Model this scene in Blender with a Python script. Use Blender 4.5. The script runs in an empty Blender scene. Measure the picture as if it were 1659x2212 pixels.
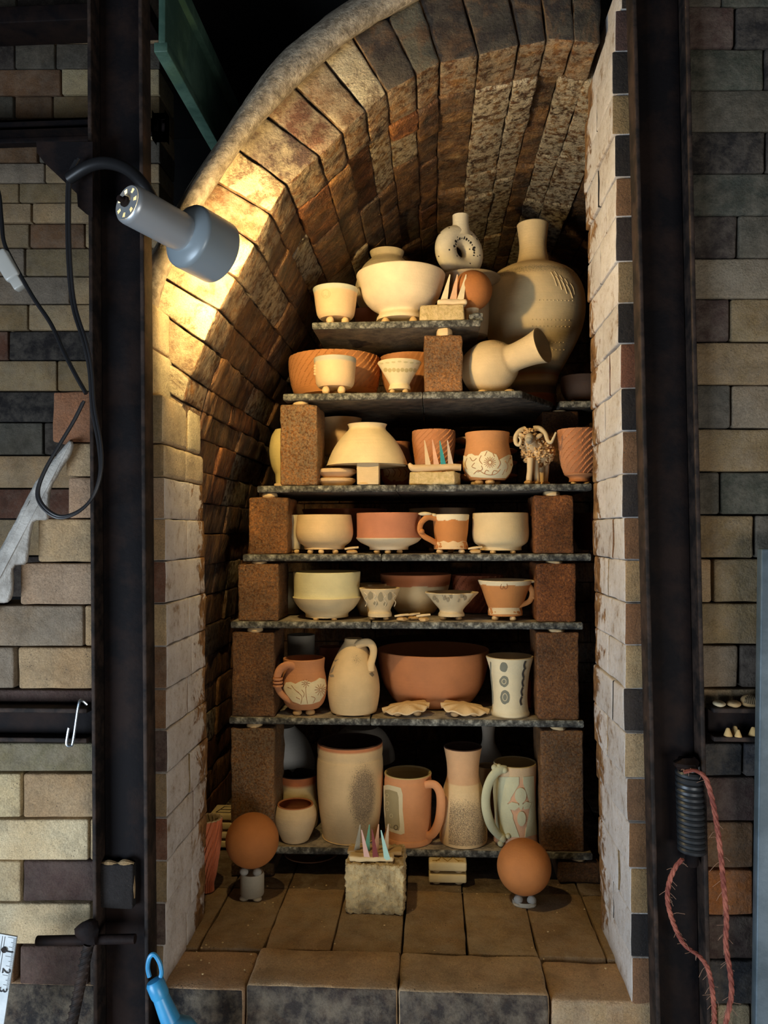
import bpy, math, random
from mathutils import Vector, Matrix, noise
random.seed(7)
C = bpy.context.scene.collection
SC = bpy.context.scene

# ------------------------------------------------------------------ camera
F = 1740.0; CX, CY = 829.5, 1106.0
CAM = Vector((0.0, -1.2, 1.284))
cy_ = Vector((103.5, -42.0, F)).normalized()           # world Y seen in camera axes (right, up, forward)
up0 = Vector((-0.005, 1.0, 0.0))
cz_ = (up0 - cy_ * up0.dot(cy_)).normalized()
cx_ = Vector((-(cy_.cross(cz_)).x, -(cy_.cross(cz_)).y, -(cy_.cross(cz_)).z))   # camera axes (r,u,f) are left handed
RIGHT = Vector((cx_.x, cy_.x, cz_.x)); UP = Vector((cx_.y, cy_.y, cz_.y)); FWD = Vector((cx_.z, cy_.z, cz_.z))
cam_data = bpy.data.cameras.new('camera'); cam = bpy.data.objects.new('camera', cam_data); C.objects.link(cam)
cam_data.sensor_fit = 'VERTICAL'; cam_data.sensor_height = 36.0; cam_data.lens = F / 2212.0 * 36.0
cam_data.clip_start = 0.02; cam_data.clip_end = 30
m3 = Matrix((RIGHT, UP, -FWD)).transposed()
cam.matrix_world = Matrix.Translation(CAM) @ m3.to_4x4()
SC.camera = cam

SC.view_settings.view_transform = 'Standard'; SC.view_settings.look = 'None'
SC.view_settings.gamma = 1.0; SC.view_settings.use_curve_mapping = False
SC.view_settings.exposure = 0.0

# world: the dim bluish air of the shed
w = bpy.data.worlds.new('shed_air'); SC.world = w; w.use_nodes = True
w.node_tree.nodes['Background'].inputs[0].default_value = (0.32, 0.48, 0.75, 1)
w.node_tree.nodes['Background'].inputs[1].default_value = 0.03

# daylight through the open shed door behind the photographer
def area(name, loc, target, sx, sy, energy, col):
    l = bpy.data.lights.new(name, 'AREA'); l.shape = 'RECTANGLE'; l.size = sx; l.size_y = sy; l.energy = energy; l.color = col
    o = bpy.data.objects.new(name, l); C.objects.link(o); o.location = loc
    o.rotation_euler = (Vector(target) - Vector(loc)).to_track_quat('-Z', 'Y').to_euler()
    return o
area('daylight_door', (-1.65, -1.75, 0.42), (0.1, 0, 0.72), 1.3, 1.0, 58, (0.72, 0.85, 1.0))
area('fill_light_right', (1.1, -2.3, 0.45), (-0.1, 0, 0.80), 1.0, 0.8, 22, (1.0, 0.95, 0.88))  # weak warm fill added from the right, not an actual opening
LAMP_ENERGY = 11.5
LAMP_COLOR = (1.0, 0.72, 0.32)

# ------------------------------------------------------------------ projection helpers
def ray(px, py):
    return RIGHT * ((px - CX) / F) + UP * ((CY - py) / F) + FWD
def at(px, py, Y):
    d = ray(px, py); return CAM + d * ((Y - CAM.y) / d.y)
def atz(px, py, z):
    d = ray(px, py); return CAM + d * ((z - CAM.z) / d.z)
def sc(p):                                              # pixels per metre at a point
    return F / (p - CAM).dot(FWD)
def lin(r, g, b):
    f = lambda c: (c / 255 / 12.92) if c / 255 <= 0.04045 else ((c / 255 + 0.055) / 1.055) ** 2.4
    return (f(r), f(g), f(b), 0.0)

# ------------------------------------------------------------------ materials
def new_mat(name):
    m = bpy.data.materials.new(name); m.use_nodes = True
    nt = m.node_tree; b = nt.nodes['Principled BSDF']
    return m, nt, b
def nd(nt, t, **kw):
    n = nt.nodes.new(t)
    for k, v in kw.items():
        if k[0] == '_': setattr(n, k[1:], v)
        else: n.inputs[k.replace('__', ' ')].default_value = v
    return n
def noise_n(nt, scale, detail=4, rough=0.6, vec=None, dim='3D'):
    n = nt.nodes.new('ShaderNodeTexNoise'); n.inputs['Scale'].default_value = scale
    n.inputs['Detail'].default_value = detail; n.inputs['Roughness'].default_value = rough
    if vec is not None: nt.links.new(vec, n.inputs['Vector'])
    return n
def ramp(nt, src, stops):
    r = nt.nodes.new('ShaderNodeValToRGB'); e = r.color_ramp.elements
    while len(e) < len(stops): e.new(0.5)
    for i, (p, c) in enumerate(stops):
        e[i].position = p; e[i].color = c if len(c) == 4 and c[3] == 1 else (c[0], c[1], c[2], 1)
    nt.links.new(src, r.inputs[0]); return r
def mix(nt, a, b, fac, mode='MIX'):
    n = nt.nodes.new('ShaderNodeMix'); n.data_type = 'RGBA'; n.blend_type = mode
    for s, v in ((6, a), (7, b), (0, fac)):
        if hasattr(v, 'is_linked') or hasattr(v, 'links'): nt.links.new(v, n.inputs[s])
        else: n.inputs[s].default_value = v
    return n.outputs[2]
def coords(nt):
    return nt.nodes.new('ShaderNodeTexCoord').outputs['Object']
def bump(nt, b, src, strength, dist, prev=None):
    n = nt.nodes.new('ShaderNodeBump'); n.inputs['Strength'].default_value = strength; n.inputs['Distance'].default_value = dist
    nt.links.new(src, n.inputs['Height'])
    if prev: nt.links.new(prev, n.inputs['Normal'])
    nt.links.new(n.outputs[0], b.inputs['Normal']); return n.outputs[0]
G = lambda v: (v, v, v, 1)

def make_bisque(name, rough=0.82, speck=(0.13, 0.085, 0.052, 1), bumpd=0.0012, var=(0.86, 1.05), fine=900):
    m, nt, b = new_mat(name); L = nt.links; co = coords(nt)
    a = nt.nodes.new('ShaderNodeVertexColor'); a.layer_name = 'Col'
    n1 = noise_n(nt, 22, 5, 0.6, co); r1 = ramp(nt, n1.outputs[0], [(0.3, G(var[0])), (0.7, G(var[1]))])
    c = mix(nt, a.outputs[0], r1.outputs[0], 1.0, 'MULTIPLY')
    n2 = noise_n(nt, fine, 2, 0.7, co)
    ad = nt.nodes.new('ShaderNodeMath'); ad.operation = 'MULTIPLY_ADD'; L.new(a.outputs[1], ad.inputs[0]); ad.inputs[1].default_value = 0.36; L.new(n2.outputs[0], ad.inputs[2])
    r2 = ramp(nt, ad.outputs[0], [(0.76, G(0)), (0.84, G(1))])
    mu = nt.nodes.new('ShaderNodeMath'); mu.operation = 'MULTIPLY'; L.new(r2.outputs[0], mu.inputs[0]); mu.inputs[1].default_value = .85
    c = mix(nt, c, (0.97, 0.925, 0.82, 1), 1.0, 'MULTIPLY'); c = mix(nt, c, speck, mu.outputs[0])
    L.new(c, b.inputs['Base Color']); b.inputs['Roughness'].default_value = rough
    n3 = noise_n(nt, 320, 3, 0.6, co); p = bump(nt, b, n3.outputs[0], 0.35, bumpd)
    p = bump(nt, b, mu.outputs[0], 0.7, 0.0016, p)
    # horizontal throwing lines
    sep = nt.nodes.new('ShaderNodeSeparateXYZ'); L.new(co, sep.inputs[0])
    n4 = nt.nodes.new('ShaderNodeTexNoise'); n4.noise_dimensions = '1D'; n4.inputs['Scale'].default_value = 260; n4.inputs['Detail'].default_value = 2
    L.new(sep.outputs[2], n4.inputs['W']); bump(nt, b, n4.outputs[0], 0.22, 0.0012, p)
    return m
BISQUE = make_bisque('bisque_clay')
CONEMAT = make_bisque('cone_clay', 0.7, var=(0.95, 1.02))

def make_brick(name, rough=0.9, soot=0.65, bumpd=0.005, pore=0.8, wash=None, scorch=0.0):
    m, nt, b = new_mat(name); L = nt.links; co = coords(nt)
    a = nt.nodes.new('ShaderNodeVertexColor'); a.layer_name = 'Col'
    n1 = noise_n(nt, 17, 7, 0.68, co); r1 = ramp(nt, n1.outputs[0], [(0.32, G(0.42)), (0.5, G(0.9)), (0.68, G(1.25))])
    c = mix(nt, a.outputs[0], r1.outputs[0], soot, 'MULTIPLY')
    n5 = noise_n(nt, 6, 6, 0.65, co); r5 = ramp(nt, n5.outputs[0], [(0.42, (1, .86, .70, 1)), (0.58, G(1))])
    c = mix(nt, c, r5.outputs[0], 0.6, 'MULTIPLY')
    # dark specks and pores
    v = nt.nodes.new('ShaderNodeTexVoronoi'); v.inputs['Scale'].default_value = 210; L.new(co, v.inputs['Vector'])
    n2 = noise_n(nt, 45, 4, 0.7, co)
    ad = nt.nodes.new('ShaderNodeMath'); ad.operation = 'ADD'; L.new(v.outputs['Distance'], ad.inputs[0]); L.new(n2.outputs[0], ad.inputs[1])
    r2 = ramp(nt, ad.outputs[0], [(0.50, G(1)), (0.62, G(0))])
    mu = nt.nodes.new('ShaderNodeMath'); mu.operation = 'MULTIPLY'; L.new(r2.outputs[0], mu.inputs[0]); mu.inputs[1].default_value = pore
    c = mix(nt, c, (0.06, 0.045, 0.035, 1), mu.outputs[0])
    n8 = noise_n(nt, 420, 3, 0.7, co); r8 = ramp(nt, n8.outputs[0], [(0.35, G(0.62)), (0.6, G(1.12))]); c = mix(nt, c, r8.outputs[0], 0.75, 'MULTIPLY')
    if scorch:
        n9 = noise_n(nt, 19, 8, 0.74, co); n9.inputs['Distortion'].default_value = 0.8; r9 = ramp(nt, n9.outputs[0], [(0.50, G(0)), (0.60, G(1))])
        m9 = nt.nodes.new('ShaderNodeMath'); m9.operation = 'MULTIPLY'; L.new(r9.outputs[0], m9.inputs[0]); m9.inputs[1].default_value = scorch
        c = mix(nt, c, (0.10, 0.05, 0.022, 1), m9.outputs[0])
    # pale crust patches where alpha is set
    n6 = noise_n(nt, 30, 8, 0.72, co); r6 = ramp(nt, n6.outputs[0], [(0.42, G(0)), (0.64, G(1))])
    mu2 = nt.nodes.new('ShaderNodeMath'); mu2.operation = 'MULTIPLY'; L.new(r6.outputs[0], mu2.inputs[0]); L.new(a.outputs[1], mu2.inputs[1])
    c = mix(nt, c, wash or (0.36, 0.30, 0.23, 1), mu2.outputs[0])
    L.new(c, b.inputs['Base Color']); b.inputs['Roughness'].default_value = rough
    n3 = noise_n(nt, 240, 5, 0.7, co); p = bump(nt, b, n3.outputs[0], 0.55, bumpd)
    n4 = noise_n(nt, 40, 6, 0.65, co); p = bump(nt, b, n4.outputs[0], 0.5, 0.008, p)
    bump(nt, b, r2.outputs[0], -0.3, 0.003, p)
    return m
BRICK = make_brick('firebrick')
RINGB = make_brick('scorched_firebrick', 0.85, 0.8, 0.007, 0.9, (0.56, 0.47, 0.30, 1), 0.85)
FLOORB = make_brick('hearth_brick', 0.85, 0.55, 0.006, 0.9, (0.46, 0.37, 0.25, 1), 0.22)

def make_glazed(name, seed=0.0, lo=(0.016, 0.009, 0.006, 1), mid=(0.10, 0.040, 0.012, 1), hi=(0.27, 0.135, 0.042, 1), pale=(0.42, 0.31, 0.16, 1), rmin=0.22, rmax=0.75, drip=3.0, big=9.0, bd=0.018, cs=30, fs=170, fd=.012, ps=70):
    """brick coated by years of salt and ash: brown runny glaze, ochre and pale crust"""
    m, nt, b = new_mat(name); L = nt.links; co = coords(nt)
    a = nt.nodes.new('ShaderNodeVertexColor'); a.layer_name = 'Col'
    mp = nt.nodes.new('ShaderNodeMapping'); mp.inputs['Scale'].default_value = (1, 1, 1.0 / drip); mp.inputs['Location'].default_value = (seed, seed, seed)
    L.new(co, mp.inputs[0])
    n1 = noise_n(nt, cs, 8, 0.7, mp.outputs[0]); n1.inputs['Distortion'].default_value = 0.6
    r1 = ramp(nt, n1.outputs[0], [(0.30, lo), (0.47, mid), (0.62, hi), (0.75, pale)])
    n2 = noise_n(nt, big, 6, 0.65, co); r2 = ramp(nt, n2.outputs[0], [(0.38, G(0.45)), (0.62, G(1.25))])
    c = mix(nt, r1.outputs[0], r2.outputs[0], 0.8, 'MULTIPLY')
    c = mix(nt, c, a.outputs[0], 1.0, 'MULTIPLY')
    n6 = noise_n(nt, ps, 8, 0.75, co); r6 = ramp(nt, n6.outputs[0], [(0.44, G(0)), (0.54, G(1))])
    mu2 = nt.nodes.new('ShaderNodeMath'); mu2.operation = 'MULTIPLY'; L.new(r6.outputs[0], mu2.inputs[0]); L.new(a.outputs[1], mu2.inputs[1])
    c = mix(nt, c, (0.55, 0.46, 0.30, 1), mu2.outputs[0])
    L.new(c, b.inputs['Base Color'])
    rr = nt.nodes.new('ShaderNodeMapRange'); rr.inputs[1].default_value = 0.3; rr.inputs[2].default_value = 0.7
    rr.inputs[3].default_value = rmin; rr.inputs[4].default_value = rmax; L.new(n2.outputs[0], rr.inputs[0]); L.new(rr.outputs[0], b.inputs['Roughness'])
    n3 = noise_n(nt, fs, 4, 0.65, mp.outputs[0]); p = bump(nt, b, n3.outputs[0], 0.7, fd)
    bump(nt, b, n1.outputs[0], 0.6, bd, p)
    return m
VAULTM = make_glazed('salt_glazed_brick')
POSTM = make_glazed('crusted_post_brick', 3.0, lo=(0.04, 0.022, 0.010, 1), mid=(0.14, 0.072, 0.024, 1), hi=(0.27, 0.155, 0.055, 1), pale=(0.42, 0.30, 0.15, 1), rmin=0.32, rmax=0.6, drip=1.0, big=14, cs=230, fs=300, fd=.022, bd=.012, ps=240)

def make_jamb(name):
    """door reveal: white kiln wash over brick, browned by salt towards the chamber"""
    m, nt, b = new_mat(name); L = nt.links; co = coords(nt)
    a = nt.nodes.new('ShaderNodeVertexColor'); a.layer_name = 'Col'
    sep = nt.nodes.new('ShaderNodeSeparateXYZ'); L.new(co, sep.inputs[0])
    n1 = noise_n(nt, 24, 8, 0.72, co); n1.inputs['Distortion'].default_value = 0.5
    ml = nt.nodes.new('ShaderNodeMath'); ml.operation = 'MULTIPLY_ADD'; L.new(sep.outputs[1], ml.inputs[0]); ml.inputs[1].default_value = 2.6
    L.new(n1.outputs[0], ml.inputs[2])
    r = ramp(nt, ml.outputs[0], [(0.93, G(0)), (1.06, G(1))])
    n2 = noise_n(nt, 13, 8, 0.7, co); r2 = ramp(nt, n2.outputs[0], [(0.33, (0.36, 0.25, 0.16, 1)), (0.40, (0.66, 0.60, 0.54, 1)), (0.7, (0.84, 0.80, 0.76, 1))])
    n3 = noise_n(nt, 40, 6, 0.7, co); r3 = ramp(nt, n3.outputs[0], [(0.35, (0.10, 0.045, 0.016, 1)), (0.55, (0.34, 0.17, 0.06, 1)), (0.7, (0.55, 0.36, 0.17, 1))])
    w = mix(nt, r2.outputs[0], r3.outputs[0], r.outputs[0])
    n7 = noise_n(nt, 75, 8, 0.75, co); r7 = ramp(nt, n7.outputs[0], [(0.34, (0.62, 0.52, 0.42, 1)), (0.47, (1, 1, 1, 1))]); w = mix(nt, w, r7.outputs[0], 0.8, 'MULTIPLY')
    w = mix(nt, w, a.outputs[0], 1.0, 'MULTIPLY')
    L.new(w, b.inputs['Base Color'])
    rr = nt.nodes.new('ShaderNodeMapRange'); rr.inputs[3].default_value = 0.8; rr.inputs[4].default_value = 0.4; L.new(r.outputs[0], rr.inputs[0]); L.new(rr.outputs[0], b.inputs['Roughness'])
    n4 = noise_n(nt, 70, 6, 0.7, co); p = bump(nt, b, n7.outputs[0], 0.7, 0.006)
    bump(nt, b, n2.outputs[0], 0.6, 0.008, p)
    return m
JAMBM = make_jamb('kiln_washed_reveal')

def make_shelf(name):
    m, nt, b = new_mat(name); L = nt.links; co = coords(nt)
    v = nt.nodes.new('ShaderNodeTexVoronoi'); v.inputs['Scale'].default_value = 75; L.new(co, v.inputs['Vector'])
    n1 = noise_n(nt, 160, 6, 0.75, co); n2 = noise_n(nt, 20, 4, 0.6, co)
    ad = nt.nodes.new('ShaderNodeMath'); ad.operation = 'MULTIPLY_ADD'; L.new(v.outputs['Distance'], ad.inputs[0]); ad.inputs[1].default_value = -0.35; L.new(n1.outputs[0], ad.inputs[2])
    ad2 = nt.nodes.new('ShaderNodeMath'); ad2.operation = 'MULTIPLY_ADD'; L.new(n2.outputs[0], ad2.inputs[0]); ad2.inputs[1].default_value = 0.45; L.new(ad.outputs[0], ad2.inputs[2])
    r = ramp(nt, ad2.outputs[0], [(0.36, (0.022, 0.020, 0.016, 1)), (0.52, (0.09, 0.085, 0.066, 1)), (0.66, (0.25, 0.24, 0.19, 1)), (0.82, (0.44, 0.42, 0.34, 1))])
    # faces looking up get a paler tan mottle, faces looking down a darker brown
    g = nt.nodes.new('ShaderNodeNewGeometry'); sp = nt.nodes.new('ShaderNodeSeparateXYZ'); L.new(g.outputs['True Normal'], sp.inputs[0])
    n5 = noise_n(nt, 34, 6, 0.7, co)
    rt = ramp(nt, n5.outputs[0], [(0.35, (0.12, 0.10, 0.07, 1)), (0.6, (0.42, 0.34, 0.23, 1))])
    ru = ramp(nt, n5.outputs[0], [(0.35, (0.03, 0.024, 0.018, 1)), (0.55, (0.11, 0.085, 0.055, 1)), (0.7, (0.18, 0.11, 0.06, 1))])
    gt = nt.nodes.new('ShaderNodeMath'); gt.operation = 'GREATER_THAN'; L.new(sp.outputs[2], gt.inputs[0]); gt.inputs[1].default_value = 0.8
    lt = nt.nodes.new('ShaderNodeMath'); lt.operation = 'LESS_THAN'; L.new(sp.outputs[2], lt.inputs[0]); lt.inputs[1].default_value = -0.8
    c = mix(nt, r.outputs[0], rt.outputs[0], gt.outputs[0]); c = mix(nt, c, ru.outputs[0], lt.outputs[0])
    L.new(c, b.inputs['Base Color']); b.inputs['Roughness'].default_value = 0.62
    bump(nt, b, ad2.outputs[0], 0.8, 0.004)
    return m
SHELFM = make_shelf('kiln_shelf_silicon_carbide')

def simple(name, col, rough=0.5, metal=0.0, nscale=None, ncol=None, nb=0.0, lo=.42, hi=.62, bs=120, spec=.5):
    m, nt, b = new_mat(name); co = coords(nt); b.inputs['Specular IOR Level'].default_value = spec
    b.inputs['Roughness'].default_value = rough; b.inputs['Metallic'].default_value = metal
    if nscale:
        n = noise_n(nt, nscale, 6, 0.65, co); r = ramp(nt, n.outputs[0], [(lo, col), (hi, ncol)])
        nt.links.new(r.outputs[0], b.inputs['Base Color'])
    else: b.inputs['Base Color'].default_value = (*col[:3], 1)
    if nb:
        n = noise_n(nt, bs, 5, 0.65, co); bump(nt, b, n.outputs[0], 0.6, nb)
    return m
STEEL = simple('rusty_steel', (0.007, 0.006, 0.007, 1), 0.7, 0.0, 14, (0.020, 0.012, 0.010, 1), 0.0012, spec=.12)
STEELB = simple('rusty_steel_brown', (0.014, 0.011, 0.010, 1), 0.7, 0.0, 30, (0.05, 0.032, 0.024, 1), 0.0016, spec=.2)
GREENP = simple('green_painted_steel', (0.045, 0.10, 0.075, 1), 0.5, 0.0, 12, (0.10, 0.19, 0.14, 1), 0.001)
GREYPOST = simple('blue_grey_steel', (0.07, 0.10, 0.12, 1), 0.5, 0.3, 12, (0.12, 0.16, 0.19, 1), 0.0006)
CAST = simple('castable_render', (0.17, 0.13, 0.085, 1), 0.95, 0, 70, (0.42, 0.35, 0.25, 1), 0.009, .38, .66, 150)
CASTW = simple('castable_render_pale', (0.30, 0.28, 0.25, 1), 0.95, 0, 30, (0.52, 0.49, 0.44, 1), 0.006, .35, .62, 90)
SOFTB = simple('insulating_soft_brick', (0.50, 0.35, 0.13, 1), 0.95, 0, 120, (0.68, 0.50, 0.24, 1), 0.006, .38, .6, 260)
ROUGHB = simple('broken_soft_brick', (0.34, 0.24, 0.11, 1), 0.95, 0, 34, (0.70, 0.52, 0.25, 1), 0.02, .36, .6, 130)
BLACKP = simple('black_rubber', (0.012, 0.012, 0.013, 1), 0.38)
CORDM = simple('black_cord', (0.02, 0.02, 0.022, 1), 0.3)
BLUEP = simple('blue_plastic', (0.035, 0.28, 0.56, 1), 0.32, 0, 18, (0.06, 0.36, 0.66, 1))
LAMPCAP = simple('brushed_aluminium', (0.50, 0.53, 0.55, 1), 0.36, 0.55)
LAMPSH = simple('grey_enamel', (0.25, 0.30, 0.33, 1), 0.35, 0.1)
LAMPIN = simple('white_enamel_inside', (0.8, 0.78, 0.72, 1), 0.4)
CHROME = simple('galvanised_wire', (0.5, 0.55, 0.6, 1), 0.28, 0.9)
SPRINGM = simple('oily_spring_steel', (0.05, 0.055, 0.06, 1), 0.42, 0.6)
ROPEM = simple('red_twine', (0.20, 0.05, 0.035, 1), 0.9, 0, 60, (0.40, 0.13, 0.085, 1), 0.002)
FIBRE = simple('frayed_twine_fibre', (0.35, 0.20, 0.13, 1), 0.9)
RULERM = simple('worn_white_ruler', (0.55, 0.60, 0.62, 1), 0.45, 0, 30, (0.70, 0.74, 0.75, 1))
INK = simple('black_ink', (0.02, 0.02, 0.025, 1), 0.7)
PLUGM, _nt, _b = new_mat('clear_plastic_plug')
_b.inputs['Base Color'].default_value = (0.75, 0.75, 0.70, 1); _b.inputs['Roughness'].default_value = 0.25
_b.inputs['Transmission Weight'].default_value = 0.45
DARKROOM = simple('dark_shed_wall', (0.02, 0.02, 0.022, 1), 0.95, 0, 5, (0.035, 0.032, 0.03, 1))  # near-black mottle for the shed walls and ceiling
CONCRETE = simple('shed_concrete', (0.14, 0.13, 0.12, 1), 0.9, 0, 8, (0.2, 0.19, 0.17, 1), 0.002)
LUMPM = simple('shelf_crumb', (0.02, 0.02, 0.018, 1), 0.8, 0, 140, (0.2, 0.2, 0.17, 1), 0.006)
GLOW, _nt, _b = new_mat('lit_bulb')
_b.inputs['Emission Color'].default_value = (1.0, 0.70, 0.32, 1); _b.inputs['Emission Strength'].default_value = 30
_b.inputs['Base Color'].default_value = (1, 0.9, 0.7, 1)

# ------------------------------------------------------------------ mesh builder
PW = {}
class MB:
    def __init__(s): s.v = []; s.f = []; s.c = []; s.m = []
    def add(s, verts, faces, col=(1, 1, 1, 0), mat=0, vcol=None):
        o = len(s.v); s.v.extend([tuple(v) for v in verts])
        for i, f in enumerate(faces):
            s.f.append([o + k for k in f])
            if vcol is not None: s.c.append([vcol[k] for k in f])
            else: s.c.append([col[i] if isinstance(col, list) else col] * len(f))
            s.m.append(mat)
    def build(s, name, mats, parent=None, loc=None, sharp=38, label=None):
        me = bpy.data.meshes.new(name)
        off = Vector(loc) if loc is not None else Vector((0, 0, 0))
        me.from_pydata([(v[0] - off.x, v[1] - off.y, v[2] - off.z) for v in s.v], [], s.f)
        a = me.color_attributes.new('Col', 'FLOAT_COLOR', 'CORNER')
        flat = [x for f in s.c for c in f for x in c]
        a.data.foreach_set('color', flat)
        if not isinstance(mats, (list, tuple)): mats = [mats]
        for m in mats: me.materials.append(m)
        me.polygons.foreach_set('material_index', s.m)
        me.polygons.foreach_set('use_smooth', [True] * len(s.f))
        me.update()
        if sharp: me.set_sharp_from_angle(angle=math.radians(sharp))
        o = bpy.data.objects.new(name, me); C.objects.link(o)
        if parent is not None:
            o.parent = parent; o.location = off - Vector(PW.get(parent.name, parent.location))
        else: o.location = off
        PW[o.name] = off
        if label: o['label'] = label
        return o
def tag(o, label, cat, group=None):
    o['label'] = label; o['category'] = cat
    if group: o['group'] = group
    return o
def empty(name, loc, label, cat, group=None):
    o = bpy.data.objects.new(name, None); C.objects.link(o); o.location = loc; o.empty_display_size = 0.02
    return tag(o, label, cat, group)
def structure(o): o['kind'] = 'structure'; return o

def axis_pts(h, b, k):
    inner = max(h - b, 1e-5)
    pts = [-h, -h + b * 0.35]
    pts += [-inner + 2 * inner * i / k for i in range(k + 1)]
    pts += [h - b * 0.35, h]
    return pts
def gbox(hx, hy, hz, b, k=(1, 1, 1)):
    """rounded box: verts, faces, side index of each face (0 -x 1 +x 2 -y 3 +y 4 -z 5 +z), normals"""
    H = (hx, hy, hz); b = min(b, 0.9 * min(H)); ax = [axis_pts(H[i], b, k[i]) for i in range(3)]
    idx = {}; V = []; N = []; Fc = []; S = []
    def vid(i, j, l):
        key = (i, j, l)
        if key in idx: return idx[key]
        p = Vector((ax[0][i], ax[1][j], ax[2][l]))
        inn = Vector([max(-H[q] + b, min(H[q] - b, p[q])) for q in range(3)])
        d = p - inn
        n = d.normalized() if d.length > 1e-9 else Vector((0, 0, 1))
        idx[key] = len(V); V.append(inn + n * b); N.append(n); return idx[key]
    L = [len(a) for a in ax]
    for d in range(3):
        u, v = (d + 1) % 3, (d + 2) % 3
        for side in (0, 1):
            for i in range(L[u] - 1):
                for j in range(L[v] - 1):
                    q = []
                    for (di, dj) in ((0, 0), (1, 0), (1, 1), (0, 1)):
                        t = [0, 0, 0]; t[d] = 0 if side == 0 else L[d] - 1; t[u] = i + di; t[v] = j + dj
                        q.append(vid(*t))
                    if side == 0: q.reverse()
                    Fc.append(q); S.append(d * 2 + side)
    return V, Fc, S, N
def fnoise(p, f, oct=3):
    s = 0; a = 1
    for _ in range(oct):
        s += a * noise.noise(p * f); f *= 2.1; a *= 0.5
    return s
def rbox(mb, cen, half, b, rot=None, k=(1, 1, 1), col=(1, 1, 1, 0), mat=0, amp=0.0, freq=30, taper=None):
    V, Fc, S, N = gbox(*half, b, k); cen = Vector(cen); out = []
    for v, n in zip(V, N):
        p = v.copy()
        if taper:
            t = (p.z / half[2] + 1) / 2; p.x *= 1 + (taper - 1) * t; p.y *= 1 + (taper - 1) * t
        if rot is not None: p = rot @ p; n = rot @ n
        p = cen + p
        if amp: p += n * (fnoise(p, freq) * amp)
        out.append(p)
    cols = [col[s] for s in S] if isinstance(col, dict) else col
    if isinstance(col, dict): mb.add(out, Fc, cols, mat)
    else: mb.add(out, Fc, col, mat)
def hexbrick(mb, c8, b=0.004, k=(1, 1, 1), col=(1, 1, 1, 0), mat=0, amp=0.0, freq=25, mats=None):
    """brick mapped into eight corners: (x-y-z-)(x+y-z-)(x+y+z-)(x-y+z-) then the four of z+"""
    c = [Vector(p) for p in c8]
    hx = ((c[1] - c[0]).length + (c[6] - c[7]).length) / 4; hy = ((c[3] - c[0]).length + (c[6] - c[5]).length) / 4; hz = ((c[4] - c[0]).length + (c[6] - c[2]).length) / 4
    V, Fc, S, N = gbox(hx, hy, hz, b, k); out = []
    ex = (c[1] - c[0]).normalized(); ey = (c[3] - c[0]).normalized(); ez = (c[4] - c[0]).normalized()
    for v, n in zip(V, N):
        u, w_, t = (v.x / hx + 1) / 2, (v.y / hy + 1) / 2, (v.z / hz + 1) / 2
        lo = c[0] * (1 - u) * (1 - w_) + c[1] * u * (1 - w_) + c[2] * u * w_ + c[3] * (1 - u) * w_
        hi = c[4] * (1 - u) * (1 - w_) + c[5] * u * (1 - w_) + c[6] * u * w_ + c[7] * (1 - u) * w_
        p = lo * (1 - t) + hi * t
        if amp: p = p + (ex * n.x + ey * n.y + ez * n.z) * (fnoise(p, freq) * amp)
        out.append(p)
    if isinstance(col, dict): cl = [col.get(s, col.get('d')) for s in S]
    else: cl = [col] * len(Fc)
    if mats is None: mb.add(out, Fc, cl, mat)
    else:
        for side in range(6):
            fs = [f for f, s in zip(Fc, S) if s == side]; cc = [q for q, s in zip(cl, S) if s == side]
            o = len(mb.v)
            if side == 0: base = o; mb.v.extend([tuple(p) for p in out])
            for f, q in zip(fs, cc):
                mb.f.append([base + i for i in f]); mb.c.append([q] * 4); mb.m.append(mats.get(side, mats.get('d')))
def crom(pts, n=6):
    """Catmull-Rom through points given as tuples"""
    out = []; P = [pts[0]] + list(pts) + [pts[-1]]
    for i in range(1, len(P) - 2):
        for j in range(n):
            t = j / n
            out.append(tuple(0.5 * ((2 * b) + (-a + c) * t + (2 * a - 5 * b + 4 * c - d) * t * t + (-a + 3 * b - 3 * c + d) * t ** 3)
                             for a, b, c, d in zip(P[i - 1], P[i], P[i + 1], P[i + 2])))
    out.append(tuple(pts[-1])); return out
def tube(mb, pts, rad, seg=10, col=(1, 1, 1, 0), mat=0, flat=1.0, cap=True, smooth=6, ref=None):
    if smooth:
        if isinstance(rad, (list, tuple)):
            q = crom([tuple(p) + (r,) for p, r in zip(pts, rad)], smooth); pts = [Vector(a[:3]) for a in q]; rad = [a[3] for a in q]
        else: pts = [Vector(a) for a in crom([tuple(p) for p in pts], smooth)]
    pts = [Vector(p) for p in pts]
    if not isinstance(rad, (list, tuple)): rad = [rad] * len(pts)
    V = []; Fc = []; up = Vector(ref) if ref else None
    for i, p in enumerate(pts):
        t = (pts[min(i + 1, len(pts) - 1)] - pts[max(i - 1, 0)]).normalized()
        if up is None: up = Vector((0, 1, 0)) if abs(t.y) < 0.9 else Vector((1, 0, 0))
        n = (up - t * up.dot(t))
        n = n.normalized() if n.length > 1e-6 else Vector((1, 0, 0))
        up = n; bn = t.cross(n)
        for j in range(seg):
            a = 2 * math.pi * j / seg
            V.append(p + (n * math.cos(a) * flat + bn * math.sin(a)) * rad[i])
    for i in range(len(pts) - 1):
        for j in range(seg):
            Fc.append([i * seg + j, i * seg + (j + 1) % seg, (i + 1) * seg + (j + 1) % seg, (i + 1) * seg + j])
    if cap:
        Fc.append(list(range(seg))[::-1]); Fc.append([(len(pts) - 1) * seg + j for j in range(seg)])
    mb.add(V, Fc, col, mat)
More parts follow.
